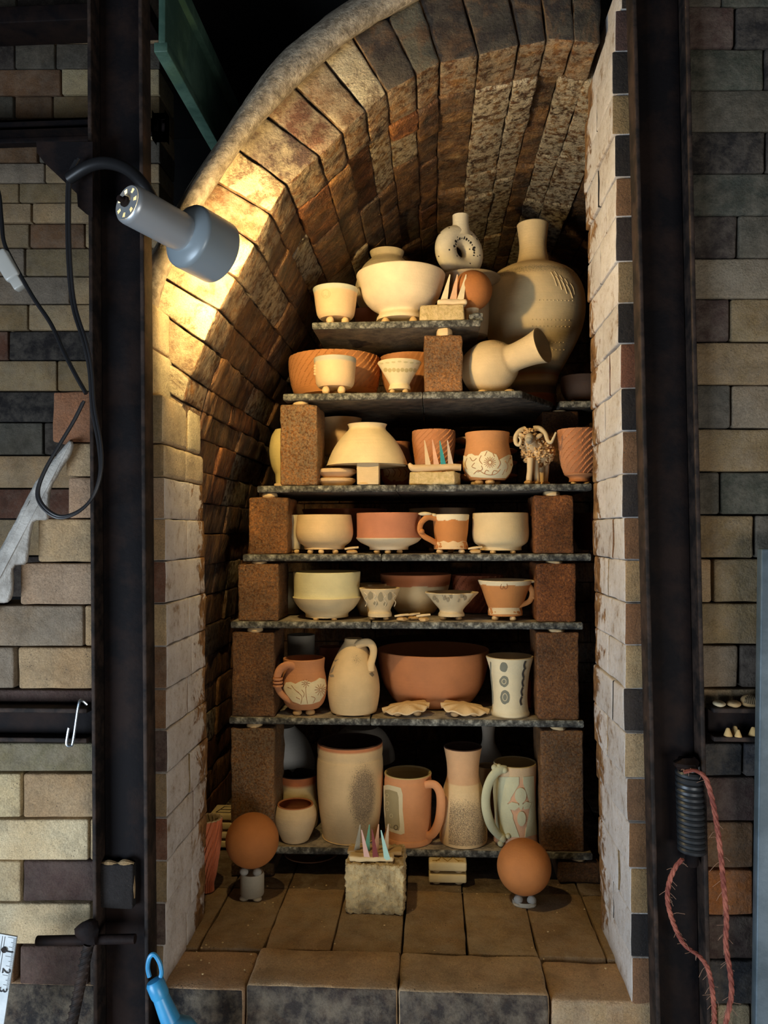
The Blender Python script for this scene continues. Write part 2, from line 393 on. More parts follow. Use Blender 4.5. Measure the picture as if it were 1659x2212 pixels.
def blob(mb, cen, r, col=(1, 1, 1, 0), mat=0, seg=10, rings=7, amp=0.0, freq=60, rot=None):
    cen = Vector(cen); r = r if isinstance(r, (tuple, list)) else (r, r, r); V = []; Fc = []
    V.append(Vector((0, 0, -1)))
    for i in range(1, rings):
        a = -math.pi / 2 + math.pi * i / rings
        for j in range(seg):
            t = 2 * math.pi * j / seg; V.append(Vector((math.cos(a) * math.cos(t), math.cos(a) * math.sin(t), math.sin(a))))
    V.append(Vector((0, 0, 1))); top = len(V) - 1
    for j in range(seg): Fc.append([0, 1 + (j + 1) % seg, 1 + j])
    for i in range(rings - 2):
        for j in range(seg):
            o = 1 + i * seg; Fc.append([o + j, o + (j + 1) % seg, o + seg + (j + 1) % seg, o + seg + j])
    o = 1 + (rings - 2) * seg
    for j in range(seg): Fc.append([o + j, o + (j + 1) % seg, top])
    out = []
    for v in V:
        p = Vector((v.x * r[0], v.y * r[1], v.z * r[2]))
        if rot is not None: p = rot @ p
        q = cen + p
        if amp: q += (p.normalized() if p.length else v) * fnoise(q, freq) * amp
        out.append(q)
    mb.add(out, Fc, col, mat)
def RZ(a): return Matrix.Rotation(a, 3, 'Z')

# ================================================================== STRUCTURE
rnd = random.Random(3)
PAL = dict(cream=lin(214, 196, 158), pale=lin(194, 176, 140), tan=lin(174, 148, 112), olive=lin(140, 118, 84), brown=lin(122, 90, 62), red=lin(104, 68, 50), dark=lin(54, 46, 42), black=lin(34, 30, 30),
           purple=lin(76, 58, 54), grey=lin(138, 124, 104), dgrey=lin(84, 80, 70), orange=lin(176, 112, 58), green=lin(124, 116, 92), dgreen=lin(72, 74, 64), pink=lin(164, 138, 112), blue=lin(58, 60, 66), rust=lin(138, 96, 68))
def jit(c, a=0.08):
    k = 1 + rnd.uniform(-a, a); return (c[0] * k * (1 + rnd.uniform(-.04, .04)), c[1] * k, c[2] * k * (1 + rnd.uniform(-.05, .05)), c[3])
def P(name, alpha=0.0):
    c = jit(PAL[name]); return (c[0], c[1], c[2], alpha)

Y0 = 0.0
# shed around the kiln
def plain(name, lo, hi, mat, col=(1, 1, 1, 0)):
    mb = MB(); lo = Vector(lo); hi = Vector(hi); rbox(mb, (lo + hi) / 2, tuple((hi - lo) / 2), 0.01, col=col)
    return structure(mb.build(name, mat, sharp=30))
plain('floor_shed', (-2.6, -3.6, -0.08), (2.6, 2.7, 0.0), CONCRETE)
plain('wall_back', (-2.6, 2.6, 0.0), (2.6, 2.7, 3.2), DARKROOM)
plain('wall_shed_left', (-2.7, -3.6, 0.0), (-2.6, 2.7, 3.2), DARKROOM)
plain('wall_shed_right', (2.6, -3.6, 0.0), (2.7, 2.7, 3.2), DARKROOM)
plain('ceiling', (-2.7, -3.6, 3.2), (2.7, 2.7, 3.3), DARKROOM)

def wall_px(mb, x0, x1, y0, y1, Y, depth, col, gap=.7, b=0.0038, amp=0.0012, k=(5, 1, 3)):
    a = at(x0 + gap, y1 - gap * .7, Y); b_ = at(x1 - gap, y1 - gap * .7, Y); c = at(x1 - gap, y0 + gap * .7, Y); d = at(x0 + gap, y0 + gap * .7, Y)
    pr = rnd.uniform(-.0025, .0015); a.y += pr; b_.y += pr + rnd.uniform(-.0015, .0015); c.y += pr; d.y += pr
    e = Vector((0, depth, 0))
    hexbrick(mb, [a, b_, b_ + e, a + e, d, c, c + e, d + e], b, k, col, amp=amp)

# ---- front wall right of the right steel post
mb = MB()
rowsR = [
 (-170, -75, [(1440, 1600, 'dgreen'), (1600, 1760, 'dark')]), (-75, 14, [(1440, 1560, 'dgrey'), (1560, 1720, 'dgreen')]),
 (15, 103, [(1440, 1586, 'purple'), (1590, 1760, 'black')]), (104, 193, [(1440, 1650, 'dgreen'), (1653, 1800, 'black')]),
 (193, 284, [(1440, 1668, 'dgrey'), (1670, 1800, 'dark')]), (285, 374, [(1440, 1652, 'black'), (1655, 1800, 'dark')]),
 (375, 464, [(1440, 1672, 'dgreen'), (1674, 1800, 'dgrey')]), (465, 556, [(1440, 1593, 'dark'), (1596, 1800, 'dgrey')]),
 (557, 644, [(1440, 1676, 'grey'), (1678, 1800, 'grey')]), (645, 737, [(1440, 1577, 'purple'), (1579, 1800, 'olive')]),
 (740, 831, [(1440, 1690, 'olive'), (1692, 1800, 'tan')]), (832, 925, [(1440, 1578, 'dgrey'), (1581, 1800, 'grey')]),
 (926, 1018, [(1440, 1680, 'olive'), (1683, 1800, 'red')]), (1020, 1111, [(1440, 1554, 'dgrey'), (1558, 1800, 'dgreen')]),
 (1113, 1205, [(1440, 1628, 'olive'), (1632, 1800, 'dgrey')]), (1207, 1301, [(1440, 1537, 'tan'), (1542, 1660, 'olive'), (1662, 1800, 'grey')]),
 (1303, 1392, [(1440, 1642, 'olive'), (1645, 1800, 'dgrey')]), (1394, 1486, [(1440, 1595, 'grey'), (1600, 1800, 'dark')]),
 (1488, 1530, [(1440, 1640, 'tan'), (1642, 1800, 'olive')]),
 (1606, 1677, [(1440, 1605, 'blue'), (1608, 1800, 'blue')]), (1679, 1774, [(1440, 1632, 'purple'), (1635, 1800, 'dark')]),
 (1777, 1876, [(1440, 1629, 'brown'), (1632, 1800, 'dark')]), (1879, 1976, [(1440, 1627, 'orange'), (1630, 1800, 'dark')]),
 (1979, 2072, [(1440, 1630, 'purple'), (1633, 1800, 'dark')]), (2075, 2170, [(1440, 1633, 'blue'), (1636, 1800, 'dark')]),
 (2172, 2268, [(1440, 1547, 'tan'), (1550, 1622, 'cream'), (1625, 1800, 'green')]), (2270, 2366, [(1440, 1600, 'dark'), (1603, 1800, 'brown')])]
for y0, y1, bs in rowsR:
    o_x = rnd.choice([0, 70, 120]); bs = bs + [(1803, 1960 + o_x, rnd.choice(['tan', 'olive', 'dgrey', 'brown'])), (1963 + o_x, 2180 + o_x, rnd.choice(['tan', 'olive', 'dgrey', 'dark'])), (2183 + o_x, 2400, rnd.choice(['brown', 'olive', 'dark']))]
    for x0, x1, c in bs: wall_px(mb, x0, x1, y0, y1, Y0, 0.11, P(c, 0.25))
wr = structure(mb.build('wall_right', BRICK))

# ---- the narrow brick column between the doorway and the right post, with the white reveal
JR = [(-60, 1352), (20, 1332), (111, 1324), (204, 1320), (291, 1324), (383, 1327), (468, 1330), (565, 1332), (655, 1335), (742, 1337), (839, 1339), (931, 1342), (1024, 1344), (1118, 1346),
      (1210, 1347), (1302, 1350), (1393, 1351), (1487, 1348), (1582, 1346), (1681, 1350), (1776, 1355), (1875, 1360), (1973, 1361), (2068, 1363), (2175, 1365), (2272, 1366)]
colR = ['dark', 'purple', 'black', 'olive', 'black', 'brown', 'dark', 'olive', 'black', 'red', 'black', 'brown', 'dark', 'brown', 'tan', 'brown', 'tan', 'dark', 'tan', 'brown', 'brown', 'olive', 'black', 'brown', 'tan']
WHITE = (1, 1, 1, 0)
mb = MB()
for i in range(len(JR) - 1):
    y0, y1 = JR[i][0] + .4, JR[i + 1][0] - .4; xf = (JR[i][1] + JR[i + 1][1]) / 2
    a, d = at(xf, y1, Y0), at(xf, y0, Y0); ox = 0.10
    splits = [(0.0, 0.113), (0.1145, 0.218)] if i % 2 == 0 else [(0.0, 0.07), (0.0715, 0.218)] if i % 4 == 1 else [(0.0, 0.218)]
    cf = P(colR[i])
    for (ya, yb) in splits:
        j = rnd.uniform(-.0015, .0015); g = 0.9 + rnd.uniform(-.08, .06)
        c8 = []
        for base in (a, d):
            z = base.z
            c8 += [Vector((base.x + j, ya, z)), Vector((base.x + ox, ya, z)), Vector((base.x + ox, yb, z)), Vector((base.x + j, yb, z))]
        hexbrick(mb, c8, 0.0034, (2, 5, 3), {0: (g, g, g, 0), 2: cf, 'd': (.8, .8, .8, 0)}, amp=0.0018, freq=30, mats={0: 1, 2: 0, 'd': 1})
structure(mb.build('wall_jamb_right', [BRICK, JAMBM]))

# ---- the stepped left jamb
JL = [645, 745, 850, 957, 1031, 1121, 1212, 1304, 1396, 1489, 1577, 1670, 1767, 1860, 1951, 2043, 2136, 2230, 2330]
xL = [322, 325, 352, 354, 355, 357, 358, 360, 361, 360, 362, 363, 364, 362, 358, 354, 360, 362]
dL = [.10, .11, .20, .215, .21, .21, .212, .212, .21, .21, .213, .215, .212, .213, .215, .215, .218, .218]
cL = ['black', 'dark', 'olive', 'olive', 'pink', 'tan', 'red', 'tan', 'brown', 'brown', 'purple', 'olive', 'red', 'olive', 'purple', 'olive', 'pink', 'brown']
mb = MB()
for i in range(len(JL) - 1):
    a, d = at(xL[i], JL[i + 1] - .5, Y0), at(xL[i], JL[i] + .5, Y0); x0 = at(225, 1100, Y0).x
    tot = dL[i]; mid = tot * (.52 if i % 2 else .62)
    splits = [(0, tot)] if i < 2 or i in (6, 10, 13) else [(0, mid - .0006), (mid + .0006, tot)]
    sand = (0.86, 0.80, 0.68, 0) if i < 4 else None
    for (ya, yb) in splits:
        j = rnd.uniform(-.0015, .0015); g = 0.92 + rnd.uniform(-.08, .06); rc = sand or (g, g, g, 0)
        c8 = []
        for base in (a, d):
            c8 += [Vector((x0, ya, base.z)), Vector((base.x + j, ya, base.z)), Vector((base.x + j, yb, base.z)), Vector((x0, yb, base.z))]
        if i < 4: hexbrick(mb, c8, 0.007, (2, 4, 3), {1: P('pale', .15), 2: P(cL[i], .2), 'd': P('tan')}, amp=0.0015)
        else: hexbrick(mb, c8, 0.0034, (2, 5, 3), {1: rc, 2: P(cL[i], .25), 'd': (.8, .8, .8, 0)}, amp=0.0018, freq=30, mats={1: 1, 2: 0, 'd': 1})
structure(mb.build('wall_jamb_left', [BRICK, JAMBM]))

# ---- front wall left of the left post
mb = MB()
rowsL = [
 (845, 955, [(113, 215, 'rust')]), (957, 1029, [(142, 215, 'tan')]), (1031, 1119, [(147, 215, 'pink')]), (1121, 1214, [(82, 215, 'tan')]),
 (1216, 1306, [(44, 215, 'pink')]), (1308, 1396, [(-150, 180, 'grey'), (182, 215, 'tan')]), (1398, 1488, [(-200, 30, 'grey'), (40, 215, 'tan')]), (1490, 1528, [(-200, 215, 'purple')]),
 (1606, 1668, [(-200, 215, 'green')]), (1671, 1766, [(-200, 46, 'cream'), (50, 215, 'tan')]), (1769, 1858, [(-200, 192, 'cream'), (194, 215, 'tan')]),
 (1860, 1948, [(-200, 45, 'pale'), (49, 215, 'purple')]), (1951, 2040, [(-200, 197, 'cream')]), (2043, 2138, [(-200, 30, 'brown'), (42, 190, 'purple'), (193, 225, 'dark')]),
 (2140, 2196, [(-200, 172, 'tan'), (174, 225, 'tan')]), (2198, 2290, [(-200, 60, 'black'), (62, 225, 'black')])]
for y0, y1, bs in rowsL:
    for x0, x1, c in bs: wall_px(mb, x0, x1, y0, y1, Y0, 0.11, P(c, 0.3 if c in ('grey', 'green') else 0.1))
# brick standing in the recess of the post, with mortar around it
structure(mb.build('wall_left', BRICK))

# sloping castable shoulder at the far left
mb = MB()
out = [(152, 958), (110, 1010), (60, 1105), (20, 1200), (-15, 1300), (-90, 1420)]; inn = [(150, 975), (110, 1085), (78, 1130), (70, 1195), (42, 1225), (25, 1300)]
def resample(p, n):
    L = [0]
    for a, b in zip(p, p[1:]): L.append(L[-1] + math.dist(a, b))
    r = []
    for i in range(n):
        t = L[-1] * i / (n - 1); j = max(k for k in range(len(L)) if L[k] <= t + 1e-9); j = min(j, len(p) - 2)
        u = (t - L[j]) / max(L[j + 1] - L[j], 1e-9); r.append(tuple(p[j][q] * (1 - u) + p[j + 1][q] * u for q in range(len(p[0]))))
    return r
outline = [(-90, 1330), (-20, 1222), (7, 1174), (36, 1121), (76, 1044), (140, 962), (152, 950), (160, 960), (150, 988), (128, 1022), (110, 1060), (106, 1118), (100, 1124), (72, 1128), (65, 1175), (60, 1212), (52, 1220), (30, 1224), (31, 1258), (27, 1290), (12, 1304), (-10, 1310), (-90, 1420)]
ol = resample(crom(outline + outline[:1], 3), 120)[:-1]; n = len(ol); V = []; Fc = []
for lay, (ins, Y) in enumerate(((0, .10), (0, -.010), (1.2, -.015), (3.5, -.019), (8, -.021))):
    for i in range(n):
        a, b_ = ol[i - 1], ol[(i + 1) % n]; tx, ty = b_[0] - a[0], b_[1] - a[1]; L_ = math.hypot(tx, ty) or 1; q = at(ol[i][0] - ty / L_ * ins, ol[i][1] + tx / L_ * ins, Y); V.append(q + Vector((0, 1, 0)) * (fnoise(q, 45) * .003 if lay else 0))
for lay in range(4):
    for i in range(n): Fc.append([lay * n + i, lay * n + (i + 1) % n, (lay + 1) * n + (i + 1) % n, (lay + 1) * n + i])
Fc.append([4 * n + i for i in range(n)])
mb.add(V, Fc); structure(mb.build('trim_2', CASTW, sharp=70))

# ---- base of the kiln under the sill (out of the picture, carries the floor)
mb = MB()
def wbox(mb, lo, hi, b, col, amp=0.0012, k=(4, 2, 2)):
    lo = Vector(lo); hi = Vector(hi); rbox(mb, (lo + hi) / 2, tuple((hi - lo) / 2), b, k=k, col=col, amp=amp)
ZS = 0.60
SILLZ = at(850, 2140, 0).z
for r in range(8):
    z1 = SILLZ - 0.075 - r * 0.064; off = (r % 2) * .11
    if z1 - .064 < 0.0: break
    for i in range(-6, 9):
        x0 = i * .23 + off; wbox(mb, (x0, 0.004, max(z1 - .0625, 0.001)), (x0 + .2285, 0.2, z1), .004, P(rnd.choice(['dark', 'brown', 'purple', 'tan'])), k=(1, 1, 1))
structure(mb.build('wall_front_base', BRICK))

# ---- kiln floor and sill
mb = MB()
sx = [(-20, 526, 'black', -.004), (531, 858, 'dark', .004), (861, 1186, 'dark', 0.002), (1192, 1500, 'tan', -.005)]
for x0, x1, c, dz in sx:
    xa, xb = at(x0, 2150, 0).x, at(x1, 2150, 0).x
    ft = jit(lin(196, 168, 132), .06)
    z1 = SILLZ + dz; lo = Vector((xa, -0.003, z1 - .074)); hi = Vector((xb, .105, z1))
    V, Fc, S, N = gbox(*((hi - lo) / 2), .006, (8, 4, 3)); ce = (lo + hi) / 2
    cols = [{2: P(c, .3), 5: (ft[0], ft[1], ft[2], .2)}.get(s, ft) for s in S]
    mb.add([ce + v + n_ * fnoise(ce + v, 40) * .0022 for v, n_ in zip(V, N)], Fc, cols)
cols2 = [-0.62, -.51]
xs2 = [at(x, 2055, atz(850, 2055, SILLZ).y).x for x in (430, 570, 716, 868, 1010, 1163, 1310)]
xs2 = [xs2[0] - .109 * i for i in range(3, 0, -1)] + xs2 + [xs2[-1] + .109 * i for i in range(1, 7)]
ys = [.107, .33, .555, .78, 1.005, 1.23, 1.45]
for j in range(len(ys) - 1):
    for i in range(len(xs2) - 1):
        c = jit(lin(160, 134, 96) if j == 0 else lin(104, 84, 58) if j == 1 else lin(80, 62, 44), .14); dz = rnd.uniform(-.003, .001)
        lo = Vector((xs2[i] + .0015, ys[j] + .001, SILLZ - .06)); hi = Vector((xs2[i + 1] - .0015, ys[j + 1] - .001, SILLZ + dz))
        rbox(mb, (lo + hi) / 2, tuple((hi - lo) / 2), .0022, k=(5, 8, 1), col=(c[0], c[1], c[2], .35), amp=.0022, freq=45)
structure(mb.build('floor', FLOORB))

# ---- arch ring and vault
YR = 0.09
INN = [(1296, 97), (1241, 88), (1182, 85), (1123, 97), (1035, 118), (950, 135), (900, 165), (836, 200), (790, 240), (740, 285), (690, 335), (620, 399), (584, 459), (551, 524), (510, 599), (472, 669), (442, 740), (410, 815), (396, 868), (380, 925)]
OUT = [(1300, -110), (1230, -110), (1158, -100), (1085, -85), (985, -55), (900, -20), (838, 40), (755, 68), (690, 118), (630, 180), (570, 245), (512, 320), (455, 385), (420, 435), (372, 512), (335, 590), (318, 655), (296, 735), (280, 800), (262, 870)]
LOW = [(360, 1000), (343, 1075), (327, 1155), (312, 1240), (299, 1330), (289, 1420), (280, 1510), (273, 1600), (268, 1690), (264, 1780), (260, 1870), (258, 1960), (256, 2050), (256, 2115)]
ring_in = [at(x, y, YR) for x, y in INN]; ring_out = [at(x, y, YR) for x, y in OUT]
# soften the radial joints so that the courses stay one brick thick
RC = ['black', 'black', 'dark', 'dark', 'dark', 'dgrey', 'dark', 'pale', 'brown', 'red', 'purple', 'cream', 'brown', 'pale', 'tan', 'pale', 'olive', 'pale', 'tan']  # black and dark top bricks: the shade on their faces is put into colour
ringm = MB()
BR = {0: 'black'}
for i in range(len(INN) - 1):
    a, b_, c, d = ring_in[i], ring_in[i + 1], ring_out[i + 1], ring_out[i]
    g = .014; a2 = a.lerp(b_, g); b2 = b_.lerp(a, g); c2 = c.lerp(d, g); d2 = d.lerp(c, g)
    pr = rnd.uniform(-.004, .006); yd = .108
    face = P(RC[i], .55 if RC[i] in ('purple', 'brown', 'red') else .4 if RC[i] in ('brown', 'rust', 'olive', 'red', 'tan') else .1)
    mk = lambda p, y: Vector((p.x, YR + y, p.z))
    # x: along the arch, y: depth, z: radial
    c8 = [mk(b2, pr), mk(a2, pr), mk(a2, yd), mk(b2, yd), mk(c2, pr), mk(d2, pr), mk(d2, yd), mk(c2, yd)]
    hexbrick(ringm, c8, .0045, (4, 5, 6), {2: face, 4: (1.05, .95, .8, .35), 'd': (.8, .8, .8, .2)}, amp=.0028, freq=35, mats={2: 0, 'd': 1})
structure(ringm.build('wall_arch_ring', [RINGB, VAULTM], sharp=50))

apex = at(1207, 85, YR).x
left_in = ring_in[2:] + [at(x, y, YR) for x, y in LOW]
cx_m = lambda p: Vector((2 * apex - p.x, p.y, p.z))
full = [cx_m(p) for p in reversed(left_in)] + left_in                # right leg .. apex .. left leg
vm = MB()
def outward(i):
    a, b_ = full[max(i - 1, 0)], full[min(i + 1, len(full) - 1)]
    t = (b_ - a); n_ = Vector((-t.z, 0, t.x)).normalized()
    cen = Vector((apex, 0, SILLZ + .3)); 
    if n_.dot(full[i] - cen) < 0: n_ = -n_
    return n_
nout = [outward(i) for i in range(len(full))]
for i in range(len(full) - 1):
    a, b_ = full[i], full[i + 1]; oa, ob = nout[i], nout[i + 1]
    mid = (a + b_) / 2; leftside = mid.x < apex; deep_start = .20
    y = deep_start + .0015
    L0 = rnd.choice([.114, .229, .17, .06]); 
    th = .10
    while y < 1.40:
        y2 = min(y + L0, 1.42); L0 = rnd.choice([.229, .229, .114])
        rec = rnd.uniform(-.0035, .006)
        if rnd.random() < .10: rec += .007
        g = .008
        a2, b2 = a.lerp(b_, g), b_.lerp(a, g); A = a2 + oa * rec; B = b2 + ob * rec; A3 = a2 + oa * th; B3 = b2 + ob * th
        mk = lambda p, yy: Vector((p.x, yy, p.z))
        c8 = [mk(B, y), mk(A, y), mk(A, y2 - .0025), mk(B, y2 - .0025), mk(B3, y), mk(A3, y), mk(A3, y2 - .0025), mk(B3, y2 - .0025)]
        t = rnd.random(); k = rnd.uniform(.7, 1.2); fade = 1.0
        if t < .62: col = (k, k * .92, k * .8, .05)
        elif t < .80: col = (k * 1.0, k * .74, k * .55, .0)
        elif t < .92: col = (k * .9, k * .95, k * .8, .6)
        else: col = (.55, .5, .45, .1)
        crusty = (mid.x > apex - .16 and mid.x < apex + .10 and abs(mid.z - 1.9) < .25)
        if crusty: col = (k, k * .95, k * .8, .85 if (i % 3 != 1) else .1)
        hexbrick(vm, c8, .0035, (3, 7, 1), col, amp=.0035, freq=38)
        y = y2
# back wall of the chamber
zz = SILLZ
r = 0
while zz < 2.15:
    off = (r % 2) * .115
    for i in range(-4, 7):
        x0 = i * .23 + off - .3
        k = rnd.uniform(.5, .9); wbox(vm, (x0, 1.41, zz), (x0 + .228, 1.50, zz + .0625), .004, (k, k * .9, k * .8, .1), k=(2, 1, 1))
    zz += .064; r += 1
structure(vm.build('wall_vault', VAULTM, sharp=50))
# unseen cover added over the vault so that no sky light leaks in
mb = MB()
V = []; Fc = []
for i, p in enumerate(full):
    for (o_, yy) in ((.09, .21), (.135, .21), (.135, 1.5), (.09, 1.5)): q = p + nout[i] * o_; V.append(Vector((q.x, yy, q.z)))
for i in range(len(full) - 1):
    for j in range(4): Fc.append([i * 4 + j, (i + 1) * 4 + j, (i + 1) * 4 + (j + 1) % 4, i * 4 + (j + 1) % 4])
mb.add(V, Fc); structure(mb.build('vault_light_cover', CAST, sharp=60))

# ---- castable band around the arch mouth
pairs = [((1330, -190), (1340, -110)), ((1210, -185), (1215, -100)), ((1090, -160), (1110, -80)), ((960, -115), (995, -45)), ((850, -50), (895, 5)), ((756, 0), (800, 58)), ((684, 50), (735, 103)), ((600, 122), (642, 186)), ((540, 200), (588, 244)), ((474, 300), (531, 308)), ((430, 365), (478, 385)), ((385, 440), (437, 447)), ((342, 520), (398, 522)), ((313, 575), (364, 590)), ((308, 640), (347, 643)), ((308, 690), (335, 690))]
fl = resample(crom([a + b_ for a, b_ in pairs], 6), 90)
V = []; Fc = []
for p in fl:
    o_, i_ = Vector((p[0], p[1])), Vector((p[2], p[3]))
    for t, Y in ((0, .40), (0, .075), (.12, .052), (.35, .044), (.7, .046), (.93, .056), (1, .075), (1.0, .17)):
        s_ = o_.lerp(i_, t); q = at(s_.x, s_.y, Y); q = q + Vector((.5, -1, .3)) * (fnoise(q, 22) * .004 + fnoise(q, 90, 2) * .0016); V.append(q)
for i in range(len(fl) - 1):
    for j in range(7): Fc.append([i * 8 + j, i * 8 + j + 1, (i + 1) * 8 + j + 1, (i + 1) * 8 + j])
mb = MB(); mb.add(V, Fc); structure(mb.build('trim_1', CAST, sharp=70))

# ---- older brickwork standing behind, seen past the left post
mb = MB()
YB = 0.75
rowsB = [(-60, -5, [(-300, 60, 'black'), (62, 345, 'dark')]), (-4, 42, [(-300, 34, 'dgrey'), (36, 345, 'dark')]), (44, 78, [(-300, 345, 'black')]), (80, 92, [(-300, 132, 'tan'), (134, 345, 'tan')]), (93, 148, [(-300, 30, 'dark'), (32, 118, 'dgrey'), (120, 345, 'dgrey')]), (149, 205, [(-300, 130, 'brown'), (133, 345, 'pale')]), (207, 254, [(-300, 28, 'dgrey'), (31, 112, 'brown'), (114, 345, 'olive')]),
 (256, 300, [(-300, 60, 'tan'), (63, 345, 'pale')]), (302, 350, [(-300, 80, 'brown'), (83, 345, 'dgrey')]), (353, 395, [(-300, 96, 'grey'), (98, 345, 'tan')]), (396, 437, [(-300, 40, 'olive'), (42, 345, 'olive')]), (439, 481, [(-300, 68, 'tan'), (70, 345, 'tan')]), (483, 534, [(-300, 62, 'olive'), (64, 182, 'brown'), (184, 345, 'tan')]), (536, 595, [(-300, 52, 'grey'), (54, 345, 'olive')]),
 (597, 656, [(-300, 150, 'grey'), (152, 345, 'tan')]), (658, 713, [(-300, 60, 'olive'), (62, 345, 'tan')]), (715, 777, [(-300, 17, 'red'), (19, 345, 'black')]), (779, 844, [(-300, 122, 'tan'), (124, 345, 'olive')]), (846, 911, [(-300, 345, 'black')]), (913, 982, [(-300, 92, 'dgrey'), (95, 345, 'dark')]), (984, 1054, [(-300, 345, 'tan')]), (1056, 1120, [(-300, 345, 'red')]), (1122, 1200, [(-300, 345, 'tan')]), (1202, 1290, [(-300, 345, 'dark')])]
for y0, y1, bs in rowsB:
    for x0, x1, c in bs: wall_px(mb, x0, x1, y0, y1, YB, .12, P(c, .2), k=(3, 1, 1))
# its side, running back
xs = at(346, 500, YB).x
for r in range(18):
    z0 = 1.0 + r * .064
    for j in range(3):
        y0 = YB + .13 + j * .23 + (r % 2) * .11
        wbox(mb, (xs - .12, y0, z0), (xs, y0 + .227, z0 + .0625), .004, P(rnd.choice(['dgrey', 'dark', 'blue'])), k=(1, 2, 1))
structure(mb.build('wall_back_left', BRICK))

# ================================================================== STEEL, LAMP AND THE OTHER THINGS OUTSIDE THE DOOR
def steel_post(name, lx, rx, label, Yf=-.040):
    """channel post: web flat on the wall, two flanges towards the room. lx, rx: pixel x of the outer flange edges at the picture's top and bottom"""
    mb = MB(); t = .0065
    tl, tr, bl, br = at(lx[0], 0, Yf), at(rx[0], 0, Yf), at(lx[1], 2212, Yf), at(rx[1], 2212, Yf)
    def ext(a, b_, z): u = (z - b_.z) / (a.z - b_.z); return b_.lerp(a, u).x
    z0, z1 = 0.0, 2.75
    def slab(xa, xb, ya, yb, mb=mb):
        c8 = []
        for z in (z0, z1):
            l, r_ = ext(tl, bl, z), ext(tr, br, z)
            X = lambda q: (l + q) if q >= 0 and q < .5 else r_ + (q if q < 0 else 0)
            c8 += [Vector((X(xa), ya, z)), Vector((X(xb), ya, z)), Vector((X(xb), yb, z)), Vector((X(xa), yb, z))]
        hexbrick(mb, c8, .0022, (2, 2, 24), (1, 1, 1, 0), amp=.0004, freq=20)
    root = empty(name, (0, 0, 0), label, 'steel post')
    m1 = MB(); slab(t, -t, -.010, -.0035, m1); m1.build('web', STEEL, root)
    for xa, xb in ((0, t), (-t, -1e-9)):
        m2 = MB(); slab(xa, xb, Yf, -.0035, m2); m2.build('flange', STEELB, root)
    return root
steel_post('steel_post', (187, 201), (307, 322), 'dark rusty steel channel post left of the kiln door, behind the lamp')
steel_post('steel_post', (1366, 1418), (1490, 1538), 'dark rusty steel channel post right of the kiln door, holding a coil spring')

def bar_px(name, mat, pts, w, label, cat, Y=None): ...
# horizontal channels on the wall, left and right
def channel(x0, x1, yt, yb, Y, label, name='steel_channel'):
    root = empty(name, at((x0 + x1) / 2, yb, Y), label, 'steel channel')
    a, b_ = at(x0, yt, Y), at(x1, yb, Y); a2 = at(x1, yt, Y); b2 = at(x0, yb, Y)
    zt, zb = (a.z + a2.z) / 2, (b_.z + b2.z) / 2
    for nm, lo, hi in (('web', (a.x, -.012, zb), (b_.x, -.006, zt)), ('flange', (a.x, Y, zt - .007), (b_.x, -.004, zt)), ('flange', (a.x, Y, zb), (b_.x, -.004, zb + .007))):
        m = MB(); wbox(m, lo, hi, .0018, (1, 1, 1, 0), .0003, (8, 1, 1)); m.build(nm, STEEL if nm == 'web' else STEELB, root)
    return zt, zb
chl = channel(-200, 187, 1529, 1603, -.034, 'rusty horizontal steel channel on left wall with wire hook hanging on it')
chr_ = channel(1541, 1800, 1531, 1604, -.036, 'dark horizontal steel channel on right wall carrying shells and small cones')

# slotted angle and dark beam on the brickwork behind, upper left
mb = MB(); YA = .62
def slot_strip(x0, x1, y0, y1, Y, holes):
    """plate with oblong slots, built as real openings"""
    xs = [x0] + [q for h in holes for q in (h[0], h[2])] + [x1]
    ysA = y0; 
    prev = x0
    for (hx0, hy0, hx1, hy1) in holes:
        for (a, b_, c, d) in ((prev, y0, hx0, y1), (hx0, y0, hx1, hy0), (hx0, hy1, hx1, y1)):
            p = at(a, d, Y); q = at(c, b_, Y); wbox(mb, (p.x, Y, p.z), (q.x, Y + .003, q.z), .0008, (1, 1, 1, 0), 0, (1, 1, 1))
        prev = hx1
    p = at(prev, y1, Y); q = at(x1, y0, Y); wbox(mb, (p.x, Y, p.z), (q.x, Y + .003, q.z), .0008, (1, 1, 1, 0), 0, (1, 1, 1))
holes = []
x = -86
while x < 330:
    holes.append((x, 270, x + 19, 282)); holes.append((x + 28, 267, x + 38, 287)); x += 51
slot_strip(-300, 330, 258, 292, YA, holes)
p, q = at(-300, 294, YA), at(330, 291, YA); wbox(mb, (p.x, YA - .04, p.z), (q.x, YA + .003, q.z), .001, (1, 1, 1, 0), 0, (2, 1, 1))
p, q = at(-300, 322, YA), at(200, 294, YA); wbox(mb, (p.x, YA - .005, p.z), (q.x, YA + .02, q.z), .002, (1, 1, 1, 0), 0, (2, 1, 1))
tag(mb.build('slotted_angle', STEEL), 'dark slotted steel angle with oblong holes crossing the brickwork at upper left', 'steel angle')
mb = MB(); p, q = at(-300, 80, YA), at(330, 18, YA); wbox(mb, (p.x, YA - .03, p.z), (q.x, YA + .06, q.z), .003, (1, 1, 1, 0), .0005, (6, 1, 1))
tag(mb.build('steel_beam', STEEL), 'black horizontal steel beam across the top left corner behind the post', 'steel beam')

